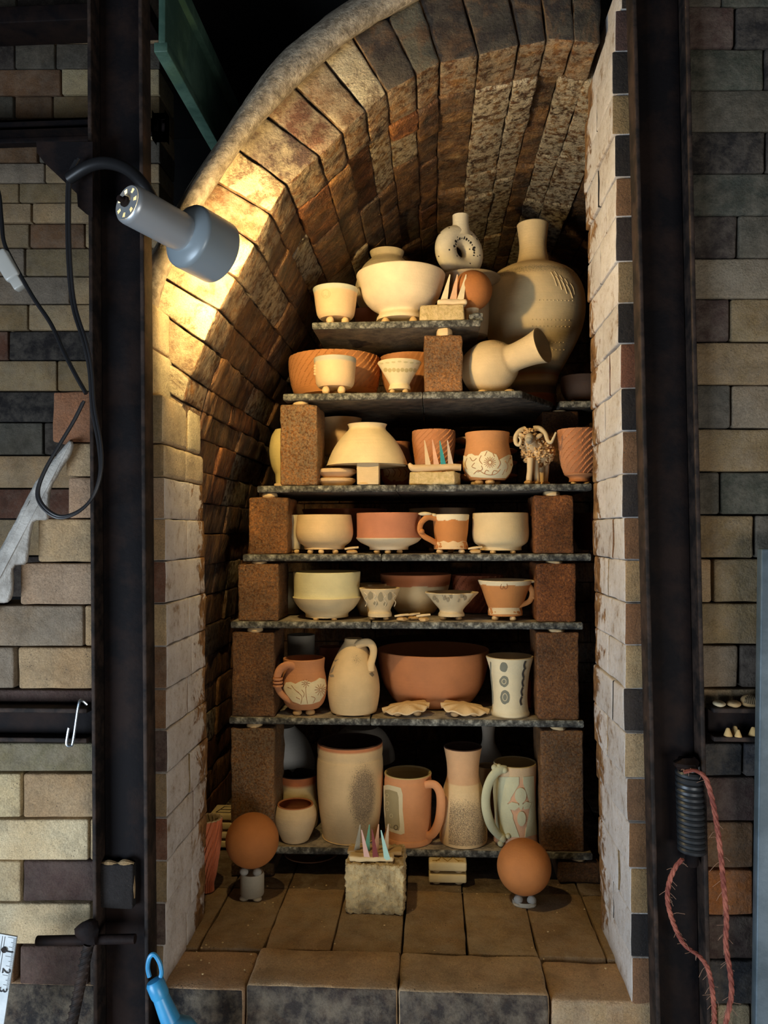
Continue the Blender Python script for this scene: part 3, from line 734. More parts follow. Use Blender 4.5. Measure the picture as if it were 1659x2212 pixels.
# green painted panel running back beside the arch
mb = MB(); X = -.45
pa, pb = [at(1, 1, 0)] * 2, None
wbox(mb, (X - .012, .13, 1.284 + .835), (X, .62, 1.284 + .97), .002, (1, 1, 1, 0), .0006, (1, 8, 3))
g = MB(); wbox(g, (X - .02, .13, 1.284 + .955), (X + .012, .62, 1.284 + .985), .002, (1, 1, 1, 0), .0004, (1, 8, 1)); wbox(g, (X - .02, .13, 1.284 + .82), (X + .004, .62, 1.284 + .837), .002, (1, 1, 1, 0), .0004, (1, 8, 1))
root = empty('steel_girder', (X, .13, 1.284 + .82), 'green painted steel girder running back into the dark left of the arch', 'girder')
mb.build('panel', GREENP, root); g.build('edge_rail', GREENP, root)

# grey post at the right edge of the picture
mb = MB()
a, b_ = at(1645, 1185, -.06), at(1632, 2212, -.06)
c8 = []
for z in (0.0, a.z):
    u = (z - b_.z) / (a.z - b_.z); x = b_.x + (a.x - b_.x) * u; c8 += [Vector((x, -.06, z)), Vector((x + .06, -.06, z)), Vector((x + .06, -.043, z)), Vector((x, -.043, z))]
hexbrick(mb, c8, .003, (1, 1, 6)); tag(mb.build('steel_upright', GREYPOST), 'blue grey steel upright at the right edge, in front of the bricks', 'steel post')

# brick in the foot of the left post
root = empty('brick', at(252, 1965, -.011), 'dark brick edged with pale mortar set in the foot of the left steel post', 'brick')
mb = MB(); p, q = at(216, 1963, -.026), at(287, 1868, -.026); wbox(mb, (p.x, -.026, p.z), (q.x, -.0105, q.z), .003, P('black'), .001, (3, 1, 3)); mb.build('block', BRICK, root)
mb = MB()
tube(mb, [at(216, 1868, -.020), at(235, 1864, -.022), at(255, 1867, -.021), at(270, 1863, -.022), at(289, 1867, -.020)], [.003, .0046, .0032, .005, .003], 8, (*P('tan')[:3], 0))
tube(mb, [at(216, 1880, -.020), at(218, 1900, -.021), at(215, 1930, -.020)], [.0035, .005, .002], 8, (*P('tan')[:3], 0)); tube(mb, [at(288, 1890, -.020), at(287, 1915, -.021), at(289, 1940, -.020)], [.002, .004, .002], 8, (*P('tan')[:3], 0))
mb.build('mortar', BRICK, root)

# ---- clamp lamp
bulbM = at(470, 545, -.055)
ax = Vector((.54, .83, -.14)).normalized(); 
q3 = ax.to_track_quat('Z', 'Y').to_matrix() @ Matrix.Scale(.945, 3)
root = empty('clamp_lamp', bulbM, 'grey metal spotlight with perforated cap shining into the kiln', 'lamp')
def lathe(mb, prof, seg=48, origin=(0, 0, 0), rot=None, col=(1, 1, 1, 0), mod=None, colf=None, mat=0):
    """prof: (r, z) list; mod(theta, z, r) -> r; colf(theta, z, r) -> colour"""
    V = []; Fc = []; VC = []; rows = []; origin = Vector(origin)
    for (r_, z) in prof:
        row = []
        if r_ < 1e-6:
            row = [len(V)]; V.append(Vector((0, 0, z))); VC.append(colf(0, z, 0) if colf else col)
        else:
            for j in range(seg):
                t = 2 * math.pi * j / seg; rr = mod(t, z, r_) if mod else r_
                row.append(len(V)); V.append(Vector((math.sin(t) * rr, -math.cos(t) * rr, z))); VC.append(colf(t, z, rr) if colf else col)
        rows.append(row)
    for a, b_ in zip(rows, rows[1:]):
        for j in range(seg):
            k = (j + 1) % seg
            if len(a) == 1 and len(b_) == 1: continue
            if len(a) == 1: Fc.append([a[0], b_[k], b_[j]])
            elif len(b_) == 1: Fc.append([a[j], a[k], b_[0]])
            else: Fc.append([a[j], a[k], b_[k], b_[j]])
    out = [(origin + (rot @ v if rot is not None else v)) for v in V]
    mb.add(out, Fc, col, mat, VC)
# along +Z of the lamp: mouth at 0, cap towards -Z
shade = MB(); lathe(shade, [(.0275, -.070), (.034, -.069), (.045, -.062), (.0475, -.059), (.0484, -.056), (.0484, -.055), (.0486, -.002), (.0484, 0), (.0472, -.001), (.0470, -.054), (.043, -.060), (.030, -.066), (.0, -.067)], 56, bulbM, q3); shade.build('lamp_shade', LAMPSH, root)
cap = MB()
lathe(cap, [(.0280, -.066), (.0280, -.158), (.0270, -.163), (.0243, -.1655)], 48, bulbM, q3)
# end disc with seven real holes: ring pieces
N_ = 84
V = []; Fc = []
rr = [.0243, .0212, .0146, .0]
for r_ in rr[:-1]:
    for j in range(N_):
        t = 2 * math.pi * j / N_; V.append(bulbM + q3 @ Vector((math.sin(t) * r_, -math.cos(t) * r_, -.1660)))
V.append(bulbM + q3 @ Vector((0, 0, -.1662)))
for j in range(N_):
    k = (j + 1) % N_; Fc.append([j, k, N_ + k, N_ + j])
    if (j % 12) > 3: Fc.append([N_ + j, N_ + k, 2 * N_ + k, 2 * N_ + j])
    Fc.append([2 * N_ + j, 2 * N_ + k, 3 * N_])
cap.add(V, Fc); cp = cap.build('lamp_cap', LAMPCAP, root)
sk = MB(); lathe(sk, [(.0, -.150), (.012, -.146), (.013, -.09), (.0, -.088)], 24, bulbM, q3); sk.build('lamp_holder', LAMPIN, root)
inner = MB(); lathe(inner, [(.0466, -.0015), (.0466, -.053), (.0425, -.0588), (.030, -.0650), (.0262, -.0655)], 48, bulbM, q3); inner.build('reflector', LAMPIN, root)
bl = MB(); lathe(bl, [(.0, -.0355), (.012, -.0365), (.022, -.042), (.0245, -.050), (.0215, -.060), (.014, -.072), (.013, -.090)], 32, bulbM, q3); bulb_o = bl.build('bulb', GLOW, root); bulb_o.visible_shadow = True
sc_ = MB(); tube(sc_, [bulbM + q3 @ Vector((0, 0, -.165)), bulbM + q3 @ Vector((0, 0, -.180))], .0038, 10, smooth=0); lathe(sc_, [(.0, -.1645), (.0075, -.1675), (.0075, -.171), (.0, -.173)], 20, bulbM, q3); sc_.build('screw', STEEL, root)
arm_p = [at(150, 385, -.075), at(190, 360, -.09), at(230, 352, -.105), at(275, 366, -.12), at(312, 402, -.125), at(338, 446, -.115)]
am = MB(); tube(am, arm_p, .0085, 14); 
for i in range(40):
    pass
am.build('gooseneck', BLACKP, root)
# gusset bracket behind the arm
mb = MB(); poly = [(78, 306), (200, 306), (200, 470), (186, 462), (168, 446), (166, 418), (96, 352), (80, 330)]
V = [at(x, y, -.055) for x, y in poly] + [at(x, y, -.040) for x, y in poly]; n = len(poly)
mb.add(V, [list(range(n)), list(range(2 * n - 1, n - 1, -1))] + [[i, n + i, n + (i + 1) % n, (i + 1) % n] for i in range(n)])
p_, q_ = at(185, 470, -.055), at(300, 306, -.055)
tag(mb.build('steel_bracket', STEEL, sharp=30), 'black gusset shaped steel bracket on the left post holding the lamp arm', 'bracket')
# lamp light: a frosted bulb
pl = bpy.data.lights.new('lamp_light', 'POINT'); pl.energy = LAMP_ENERGY; pl.color = LAMP_COLOR; pl.shadow_soft_size = .014
po_ = bpy.data.objects.new('lamp_light', pl); C.objects.link(po_); po_.location = bulbM - ax * .0165
pl2 = bpy.data.lights.new('lamp_cap_light', 'POINT'); pl2.energy = .05; pl2.color = LAMP_COLOR; pl2.shadow_soft_size = .006
po2 = bpy.data.objects.new('lamp_cap_light', pl2); C.objects.link(po2); po2.location = bulbM - ax * .154 + q3 @ Vector((.012, .012, 0))

# ---- cables
root = empty('power_cord', at(160, 350, -.075), 'black power cord hanging in a long loop over the left steel post', 'cord')
mb = MB(); pts = [(168, 345), (152, 380), (148, 440), (150, 560), (160, 660), (184, 740), (196, 800), (202, 880), (216, 960), (218, 1020), (202, 1072), (170, 1105), (130, 1117), (97, 1098), (82, 1066), (96, 1020), (130, 960), (160, 910), (181, 868)]
base = [at(x, y, -.070 - (.012 if 700 < y else 0)) for x, y in pts]
for dx in (-.0022, .0022):
    tube(mb, [p + Vector((dx * (.9 if i < 9 else .5), -.001, dx * .5)) for i, p in enumerate(base)], .0024, 8)
mb.build('cable', CORDM, root)
root = empty('extension_cord', at(10, 540, .04), 'thin black cord with a clear plastic plug in front of the dim bricks on left', 'cord')
mb = MB(); tube(mb, [at(x, y, Y) for x, y, Y in [(-60, 330, .1), (-8, 400, .09), (3, 470, .08), (8, 520, .07), (25, 560, .06), (70, 640, .045), (110, 700, .03), (140, 765, .01), (166, 815, -.005), (186, 850, -.012)]], .0034, 8); mb.build('cable', CORDM, root)
mb = MB(); p = at(16, 575, .055); R_ = Matrix.Rotation(math.radians(-32), 3, 'Y'); rbox(mb, p, (.013, .010, .026), .005, R_, (2, 1, 3)); rbox(mb, p + R_ @ Vector((0, 0, -.034)), (.009, .008, .010), .003, R_); mb.build('plug', PLUGM, root)

# ---- S hook
mb = MB(); tube(mb, [at(x, y, Y) for x, y, Y in [(188, 1522, -.037), (178, 1514, -.041), (170, 1522, -.045), (158, 1600, -.046), (152, 1611, -.047), (144, 1607, -.048), (146, 1588, -.049), (149, 1572, -.049)]], .0021, 8)
tag(mb.build('wire_hook', CHROME), 'shiny bent wire S hook hanging from the rusty steel channel on left', 'hook')

# ---- rebar and bar at the lower left
mb = MB(); a, b_ = at(192, 2040, -.062), at(140, 2290, -.075); tube(mb, [a, b_], .0075, 12, smooth=0)
for i in range(17):
    p = a.lerp(b_, (i + .5) / 17); d = (b_ - a).normalized()
    side = Vector((1, 0, 0)); tl_ = .005
    tube(mb, [p + side * -.0075 + d * tl_ + Vector((0, -.003, 0)), p + Vector((0, -.0078, 0)), p + side * .0075 - d * tl_ + Vector((0, -.003, 0))], .0016, 6, smooth=3)
root = empty('reinforcing_bar', a, 'ribbed steel reinforcing rod leaning at the foot of the left post', 'steel rod')
mb.build('rod', STEELB, root)
mb = MB(); tube(mb, [at(80, 2032, -.052), at(292, 2028, -.052)], .0068, 12, smooth=0); blob(mb, at(188, 2014, -.058), (.018, .012, .018), amp=.006, freq=50)
tag(mb.build('steel_rod', STEEL), 'dark horizontal steel rod crossing the foot of the left post', 'steel rod')

# ---- ruler
YRU = -.10
root = empty('ruler', at(15, 2212, YRU), 'worn white ruler marked 1 2 3 in the lower left corner', 'ruler')
mb = MB(); ux = (at(8, 2212, YRU) - at(36, 2024, YRU)); L_ = ux.length; ux.normalize(); vx = Vector((-ux.z, 0, ux.x)); vx = vx if vx.x < 0 else -vx
o_ = at(36, 2024, YRU); wdt = .036
ext_ = .16
c = [o_, o_ + ux * ext_, o_ + ux * ext_ + vx * wdt, o_ + vx * wdt]; th = Vector((0, .003, 0))
mb.add(c + [p + th for p in c], [[0, 1, 2, 3], [7, 6, 5, 4], [0, 4, 5, 1], [1, 5, 6, 2], [2, 6, 7, 3], [3, 7, 4, 0]]); mb.build('blade', RULERM, root, sharp=20)
tick = MB()
pin = sc(o_) * .0254; inch = 40.7 / sc(o_)
for i in range(44):
    s_ = -.002 + inch * (i / 16.0) * 1.0
    ln = .012 if i % 16 == 0 else .009 if i % 8 == 0 else .0065 if i % 4 == 0 else .004
    p = o_ + ux * (s_ + .004) + Vector((0, -.0003, 0)); w2 = .00045
    tick.add([p, p + vx * ln, p + vx * ln + ux * w2, p + ux * w2], [[0, 1, 2, 3]])
for k in (.016, .0195):
    p = o_ + vx * k + ux * .002 + Vector((0, -.0003, 0)); tick.add([p, p + ux * (ext_ - .004), p + ux * (ext_ - .004) + vx * .0007, p + vx * .0007], [[0, 1, 2, 3]])
tick.build('scale_marks', INK, root, sharp=0)
def text_mesh(txt, size, origin, ex, ey, extr, mat, parent, name):
    cu = bpy.data.curves.new(name, 'FONT'); cu.body = txt; cu.size = size; cu.extrude = extr; cu.align_x = 'CENTER'; cu.align_y = 'CENTER'
    to = bpy.data.objects.new(name + '_src', cu); C.objects.link(to)
    bpy.context.view_layer.update(); me = bpy.data.meshes.new_from_object(to.evaluated_get(bpy.context.evaluated_depsgraph_get()))
    bpy.data.objects.remove(to); o = bpy.data.objects.new(name, me); C.objects.link(o)
    ez = ex.cross(ey); M = Matrix((ex, ey, ez)).transposed().to_4x4(); M.translation = Vector(origin); me.transform(M)
    me.materials.clear(); me.materials.append(mat); o.parent = parent
    me.transform(Matrix.Translation(-Vector(parent.location))); return o
for n_, (x, y) in (('1', (19, 2055)), ('2', (13, 2097)), ('3', (6, 2138))):
    text_mesh(n_, .0165, at(x, y, YRU) + Vector((0, -.0009, 0)), ux, -vx, .0002, INK, root, 'numeral')
mb = MB(); lathe(mb, [(.0, 0), (.0038, 0), (.0042, .0006)], 20, at(10, 2051, YRU) + Vector((0, -.0009, 0)), Matrix.Rotation(math.radians(90), 3, 'X')); mb.build('rivet', STEELB, root)

# ---- blue plastic bottle with a loop
YBL = -.075
p0 = at(367, 2160, YBL); s0 = sc(p0)
tip, low = at(333, 2118, YBL), at(372, 2212, YBL); axd = (low - tip).normalized(); rotb = (-axd).to_track_quat('Z', 'Y').to_matrix()
root = empty('plastic_bottle', at(375, 2260, YBL), 'bright blue plastic bottle with a hanging loop leaning at lower left of the kiln sill', 'bottle')
prof = [(.0, -.12), (.027, -.118), (.030, -.09), (.0295, -.062), (.026, -.049), (.017, -.041), (.0138, -.038), (.0125, -.020), (.0112, -.002), (.0, .0)]
mb = MB(); lathe(mb, [(r_ , z) for r_, z in prof], 36, tip + axd * .022, rotb, mod=lambda t, z, r_: r_ * (1 + .01 * math.sin(4 * t + z * 90))); mb.build('body', BLUEP, root)
mb = MB(); lathe(mb, [(.0, -.024), (.0118, -.024), (.0128, -.020), (.0128, -.004), (.0105, .0), (.0, .002)], 36, tip + axd * .0, rotb); mb.build('cap', BLUEP, root)
mb = MB(); lp = [at(x, y, YBL) for x, y in [(323, 2110), (319, 2090), (323, 2069), (333, 2062), (345, 2080), (349, 2100), (347, 2110)]]; tube(mb, lp, .0032, 8); mb.build('hanging_loop', BLUEP, root)

# ---- spring and twine in the right post
YSP = -.035
root = empty('coil_spring', at(1490, 1840, YSP), 'black coil spring standing in the recess of the right steel post', 'spring')
top, bot = at(1489, 1662, YSP), at(1494, 1838, YSP); rad = 23.5 / sc(top)
pts = []; turns = 14
for i in range(turns * 16 + 1):
    a = 2 * math.pi * i / 16; p = top.lerp(bot, i / (turns * 16)); pts.append(p + Vector((math.cos(a) * rad, math.sin(a) * rad * .9, 0)))
mb = MB(); tube(mb, pts, .0046, 8, smooth=0); mb.build('coil', SPRINGM, root)
mb = MB(); tube(mb, [top, bot], rad * .82, 20, smooth=0); mb.build('core', SPRINGM, root)
mb = MB(); tube(mb, [bot, bot + Vector((.002, .006, -.02))], rad * .6, 14, smooth=0); mb.build('foot', STEEL, root); mb = MB(); blob(mb, top + Vector((-.004, 0, .008)), (.02, .015, .009), amp=.006, freq=90); mb.build('clamp', STEEL, root)
def twine(name, label, px, Y, r_, seedv):
    root = empty(name, at(px[-1][0], px[-1][1], Y), label, 'twine'); rg = random.Random(seedv)
    q = resample(crom(px, 8), 130)
    for s_ in range(1):
        mb = MB()
        for st in range(3):
            pts = []
            for i, (x, y) in enumerate(q):
                a = i * .55 + st * 2.094; p = at(x, y, Y); pts.append(p + Vector((math.cos(a) * r_ * .55, math.sin(a) * r_ * .55, 0)))
            tube(mb, pts, r_ * .62, 7, smooth=0)
        mb.build('strands', ROPEM, root)
    mb = MB()
    for i in range(60):
        x, y = rg.choice(q); p = at(x, y, Y); d = Vector((rg.uniform(-1, 1), rg.uniform(-.4, .1), rg.uniform(-.8, .6))) * rg.uniform(.006, .016)
        tube(mb, [p, p + d * .5 + Vector((0, 0, rg.uniform(-.003, .003))), p + d + Vector((rg.uniform(-.004, .004), 0, -.004))], .00028, 4, smooth=4)
    o = mb.build('loose_fibres', FIBRE, root); o['kind'] = 'stuff'
twine('red_twine', 'frayed red twine hanging from the top of the coil spring down the right post', [(1478, 1668), (1500, 1664), (1522, 1678), (1534, 1710), (1545, 1760), (1555, 1830), (1562, 1900), (1569, 1980), (1568, 2040), (1577, 2100), (1580, 2150), (1568, 2212), (1560, 2300)], -.062, .0033, 5)
twine('red_twine', 'frayed red twine hanging from the bottom of the coil spring across the post recess', [(1474, 1856), (1460, 1872), (1446, 1905), (1442, 1945), (1455, 1995), (1478, 2040), (1510, 2065), (1530, 2095), (1540, 2150), (1543, 2212), (1538, 2300)], -.062, .0031, 9)

# ---- shells and cones on the right channel
zt = chr_[0]; YC = -.025
def pebble(px, py, w_, h_, name, label, cat, col, ribs=False, grp=None):
    p = at(px, py, YC); s_ = sc(p); mb = MB(); rx, rz = w_ / s_ / 2, h_ / s_ / 2; c0 = Vector((p.x, YC, zt + rz * .96))
    blob(mb, c0, (rx, .012, rz), col, amp=.0015, freq=60, seg=18, rings=10)
    if ribs:
        for i in range(9):
            x = -rx * .8 + rx * 1.6 * i / 8
            h = rz * math.sqrt(max(0, 1 - (x / rx) ** 2)); tube(mb, [c0 + Vector((x, -.0125 * math.sqrt(max(0, 1 - (x / rx) ** 2)) - .0005, -h * .3)), c0 + Vector((x * .9, -.010, h * .55)), c0 + Vector((x * .7, -.003, h * .98))], .0012, 6, (.12, .09, .05, 0))
    tag(mb.build(name, BISQUE), label, cat, grp)
pebble(1553, 1521, 26, 13, 'shell', 'small white shell on the steel channel, leftmost of the three beside the right post', 'shell', lin(205, 190, 160))
pebble(1585, 1517, 29, 14, 'pebble', 'smooth tan pebble between two shells on the right steel channel', 'pebble', lin(178, 150, 110))
pebble(1620, 1510, 40, 28, 'shell', 'ribbed brown shell on the right steel channel at the edge of the picture', 'shell', lin(150, 125, 88), True)
zb2 = chr_[1] + .007
for (px, yt, w_, Yc, lab) in ((1573, 1572, 17, -.030, 'small cream pointed clay cone on the lower flange, leftmost of the cones there'), (1588, 1568, 19, -.022, 'taller cream clay cone on the lower flange, partly behind its right neighbour'), (1595, 1576, 14, -.034, 'short cream clay cone on the lower flange, in front of the taller cone'), (1628, 1570, 20, -.026, 'cream clay cone on the lower flange beside the blue grey upright')):
    p = at(px, 1600, Yc); s_ = sc(p); h = at(px, yt, Yc).z - zb2; r_ = w_ / s_ / 2; mb = MB()
    lathe(mb, [(0, 0), (r_ * 1.1, 0), (r_, .002), (r_ * .75, h * .5), (r_ * .45, h * .9), (r_ * .25, h), (0, h)], 14, (p.x, Yc, zb2), col=lin(222, 188, 130), mod=lambda t, z, q: q * (1 + .06 * math.sin(3 * t)))
    tag(mb.build('clay_cone', BISQUE), lab, 'clay cone', 'clay cones on the right steel channel')

# ================================================================== KILN SHELVES
YSF = 0.375
TH = 0.0135
SHELF = {}
def zof(x, y): return at(x, y, YSF).z
for k, (x, y) in dict(A=(857, 693), B=(870, 847), C=(917, 1047), D=(900, 1197), E=(878, 1343.5), F=(876, 1553), G=(935, 1836)).items(): SHELF[k] = zof(x, y)
SHELF['L'] = SILLZ
def shelf(name_, key, x0, x1, label, depth=.46, y0=YSF, clip=None, z=None, grp=None):
    z = SHELF[key] if z is None else z
    a, b_ = at(x0, 1148, y0).x, at(x1, 1148, y0).x
    poly = [(a, y0), (b_, y0)]
    if clip: poly += [(b_ + clip[0], y0 + clip[1]), (b_ + clip[0], y0 + depth)]
    else: poly += [(b_, y0 + depth)]
    poly += [(a, y0 + depth)]
    # bevelled slab from an outline
    n = len(poly); V = []; Fc = []
    cx = sum(p[0] for p in poly) / n; cy = sum(p[1] for p in poly) / n; e = .0022
    sub = []
    for i in range(n):
        p, q = poly[i], poly[(i + 1) % n]; m_ = max(2, int(math.dist(p, q) / .012))
        for j in range(m_): sub.append((p[0] + (q[0] - p[0]) * j / m_, p[1] + (q[1] - p[1]) * j / m_))
    N = len(sub)
    for (ins, dz) in ((e, 0), (0, -e), (0, -TH + e), (e, -TH)):
        for (x, y) in sub:
            d = math.hypot(x - cx, y - cy); f = 1 - ins / d; q = Vector((cx + (x - cx) * f, cy + (y - cy) * f, z + dz))
            q += Vector((0, -1, 0)) * (fnoise(q, 120, 2) * .0007 if y < y0 + .01 else 0); V.append(q)
    for r_ in range(3):
        for i in range(N): Fc.append([r_ * N + i, (r_ + 1) * N + i, (r_ + 1) * N + (i + 1) % N, r_ * N + (i + 1) % N])
    Fc.append(list(range(N))); Fc.append(list(range(4 * N - 1, 3 * N - 1, -1)))
    mb = MB(); mb.add(V, Fc)
    return tag(mb.build(name_, SHELFM, loc=(cx, cy, z - TH), sharp=50), label, 'kiln shelf', grp)
ks = 'kiln_shelf'
shelf(ks, 'A', 675, 1041, 'short topmost kiln shelf carrying the stamped cup and the big cream bowl', .30)
shelf(ks, 'B', 612, 913, 'left kiln shelf of the second level, under the carved terracotta bowls', .44)
shelf(ks, 'B', 914.5, 1127, 'right kiln shelf with a clipped corner, under the vase lying on its side', .44, clip=(.085, .15))
shelf(ks, 'B', 1212, 1330, 'kiln shelf set far back at right, beside the big bottle vase, carrying a dark bowl', .35, y0=.52, z=at(1240, 866, .52).z)
shelf(ks, 'C', 556, 855, 'left kiln shelf of the third level, under the upturned cream bowl')
shelf(ks, 'C', 856.5, 1279, 'right kiln shelf of the third level, under the ram figurine')
shelf(ks, 'D', 525, 823, 'left kiln shelf of the fourth level, under the round cream bowl')
shelf(ks, 'D', 824.5, 1276, 'right kiln shelf of the fourth level, under the orange mug with dripped white rim')
shelf(ks, 'E', 499, 800, 'left kiln shelf of the fifth level, under the large pale yellow bowl')
shelf(ks, 'E', 801.5, 1257, 'right kiln shelf of the fifth level, under the small cup with a wavy rim')
shelf(ks, 'F', 496, 798, 'left kiln shelf of the sixth level, under the cream jug')
shelf(ks, 'F', 799.5, 1257, 'right kiln shelf of the sixth level, under the big terracotta bowl')
shelf(ks, 'G', 498, 1273, 'lowest kiln shelf, carrying the tall cream jar and two large mugs')

# ---- brick posts between the shelves
WADC = (*[c for c in lin(226, 196, 150)[:3]], 0.0)
def kpost(x0, x1, y0, key, above, label, col=(1, 1, 1, .1), b=0.0, depth=.112, mat=None, wx=None, rot=0, grp=None, seedamp=.0022, k=(7, 7, 12), name='kiln_post'):
    Y = YSF + .003 + b; zb = SHELF[key]; a = at(x0, 1148, Y).x; c = at(x1, 1148, Y).x
    zt = at((x0 + x1) / 2, y0, Y).z
    und = SHELF[above] - TH if above else None
    if und: zt = min(zt, und - .003)
    cen = Vector(((a + c) / 2, Y + depth / 2, (zb + zt) / 2))
    root = empty(name, (cen.x, cen.y, zb), label, 'kiln post', grp)
    col = (col[0] * 1.22, col[1] * 1.16, col[2] * 1.05, col[3]); mb = MB(); rbox(mb, cen, ((c - a) / 2, depth / 2, (zt - zb) / 2 - .0004), .0045, RZ(rot), k, col, amp=seedamp, freq=55); mb.build('block', mat or POSTM, root)
    if und and und - zt > .002:
        m2 = MB(); h = und - zt; wxx = at(wx or (x0 + x1) / 2, 1148, Y).x
        lathe(m2, [(0, 0), (.016, 0), (.0175, h * .35), (.0165, h * .8), (.015, h), (0, h)], 18, (wxx, Y + .02, zt - .0006), col=WADC, mod=lambda t, z, r_: r_ * (1 + .10 * math.sin(2 * t + 1) + .05 * math.sin(5 * t)))
        m2.build('wad', BISQUE, root)
    return root
kp = lambda *a, **k: kpost(*a, **k)
kp(918, 1001, 723, 'B', 'A', 'short crusted brick post under the topmost shelf, beside the vase lying on its side', (1.8, 1.3, .75, .22), wx=962, depth=.075)
kp(694, 757, 769, 'B', 'A', 'brick post hidden behind the three footed cream pot, only its pale wad showing', (1.2, 1.1, 1.0, .2), b=.272, wx=727, depth=.07)
kp(605, 686, 873, 'C', 'B', 'tall speckled brick post left of the upturned cream bowl', (2.0, 1.5, .95, .4), wx=646)
kp(1173, 1253, 887, 'C', 'B', 'dark brown brick post in the shade behind the ram figurine', (.8, .6, .45, .0), b=.16)
kp(537, 621, 1074, 'D', 'C', 'orange brown brick post at the left end of the fourth shelf level', (1.9, 1.35, .75, .15), wx=578)
kp(1154, 1240, 1070, 'D', 'C', 'rust red brick post at the right end of the fourth shelf level', (1.6, .95, .5, .05), wx=1195)
kp(514, 601, 1218, 'E', 'D', 'bubbly dark brown brick post at the left end of the fifth shelf level', (1.5, 1.1, .7, .2), wx=555)
kp(1157, 1244, 1217, 'E', 'D', 'smooth rust brown brick post right of the orange cup with handle', (1.5, .85, .45, .03), wx=1200)
kp(501, 592, 1366, 'F', 'E', 'tall dark brick post left of the mug with the white flower band', (1.1, .8, .55, .12), wx=546)
kp(1157, 1248, 1366, 'F', 'E', 'tall brown brick post right of the white cup with grey spots', (1.2, .8, .5, .1), wx=1203)
kp(499, 592, 1574, 'G', 'F', 'tall knobbly brick post standing behind the left terracotta ball', (1.3, 1.0, .65, .3), wx=545, seedamp=.0035)
kp(1164, 1256, 1578, 'G', 'F', 'tall coarse brown brick post right of the green stein', (1.15, .85, .55, .15), wx=1205)
kp(1199, 1290, 1862, 'L', 'G', 'low dark brick under the right end of the lowest shelf', (.6, .45, .32, .05), k=(6, 6, 4))
kp(500, 590, 1866, 'L', 'G', 'low dark brick under the left end of the lowest shelf, behind the white pedestal', (.4, .34, .28, .05), k=(6, 6, 4))
kp(850, 930, 1866, 'L', 'G', 'low brick in the dark under the middle of the lowest shelf', (.4, .34, .28, .05), b=.2, k=(4, 4, 4))

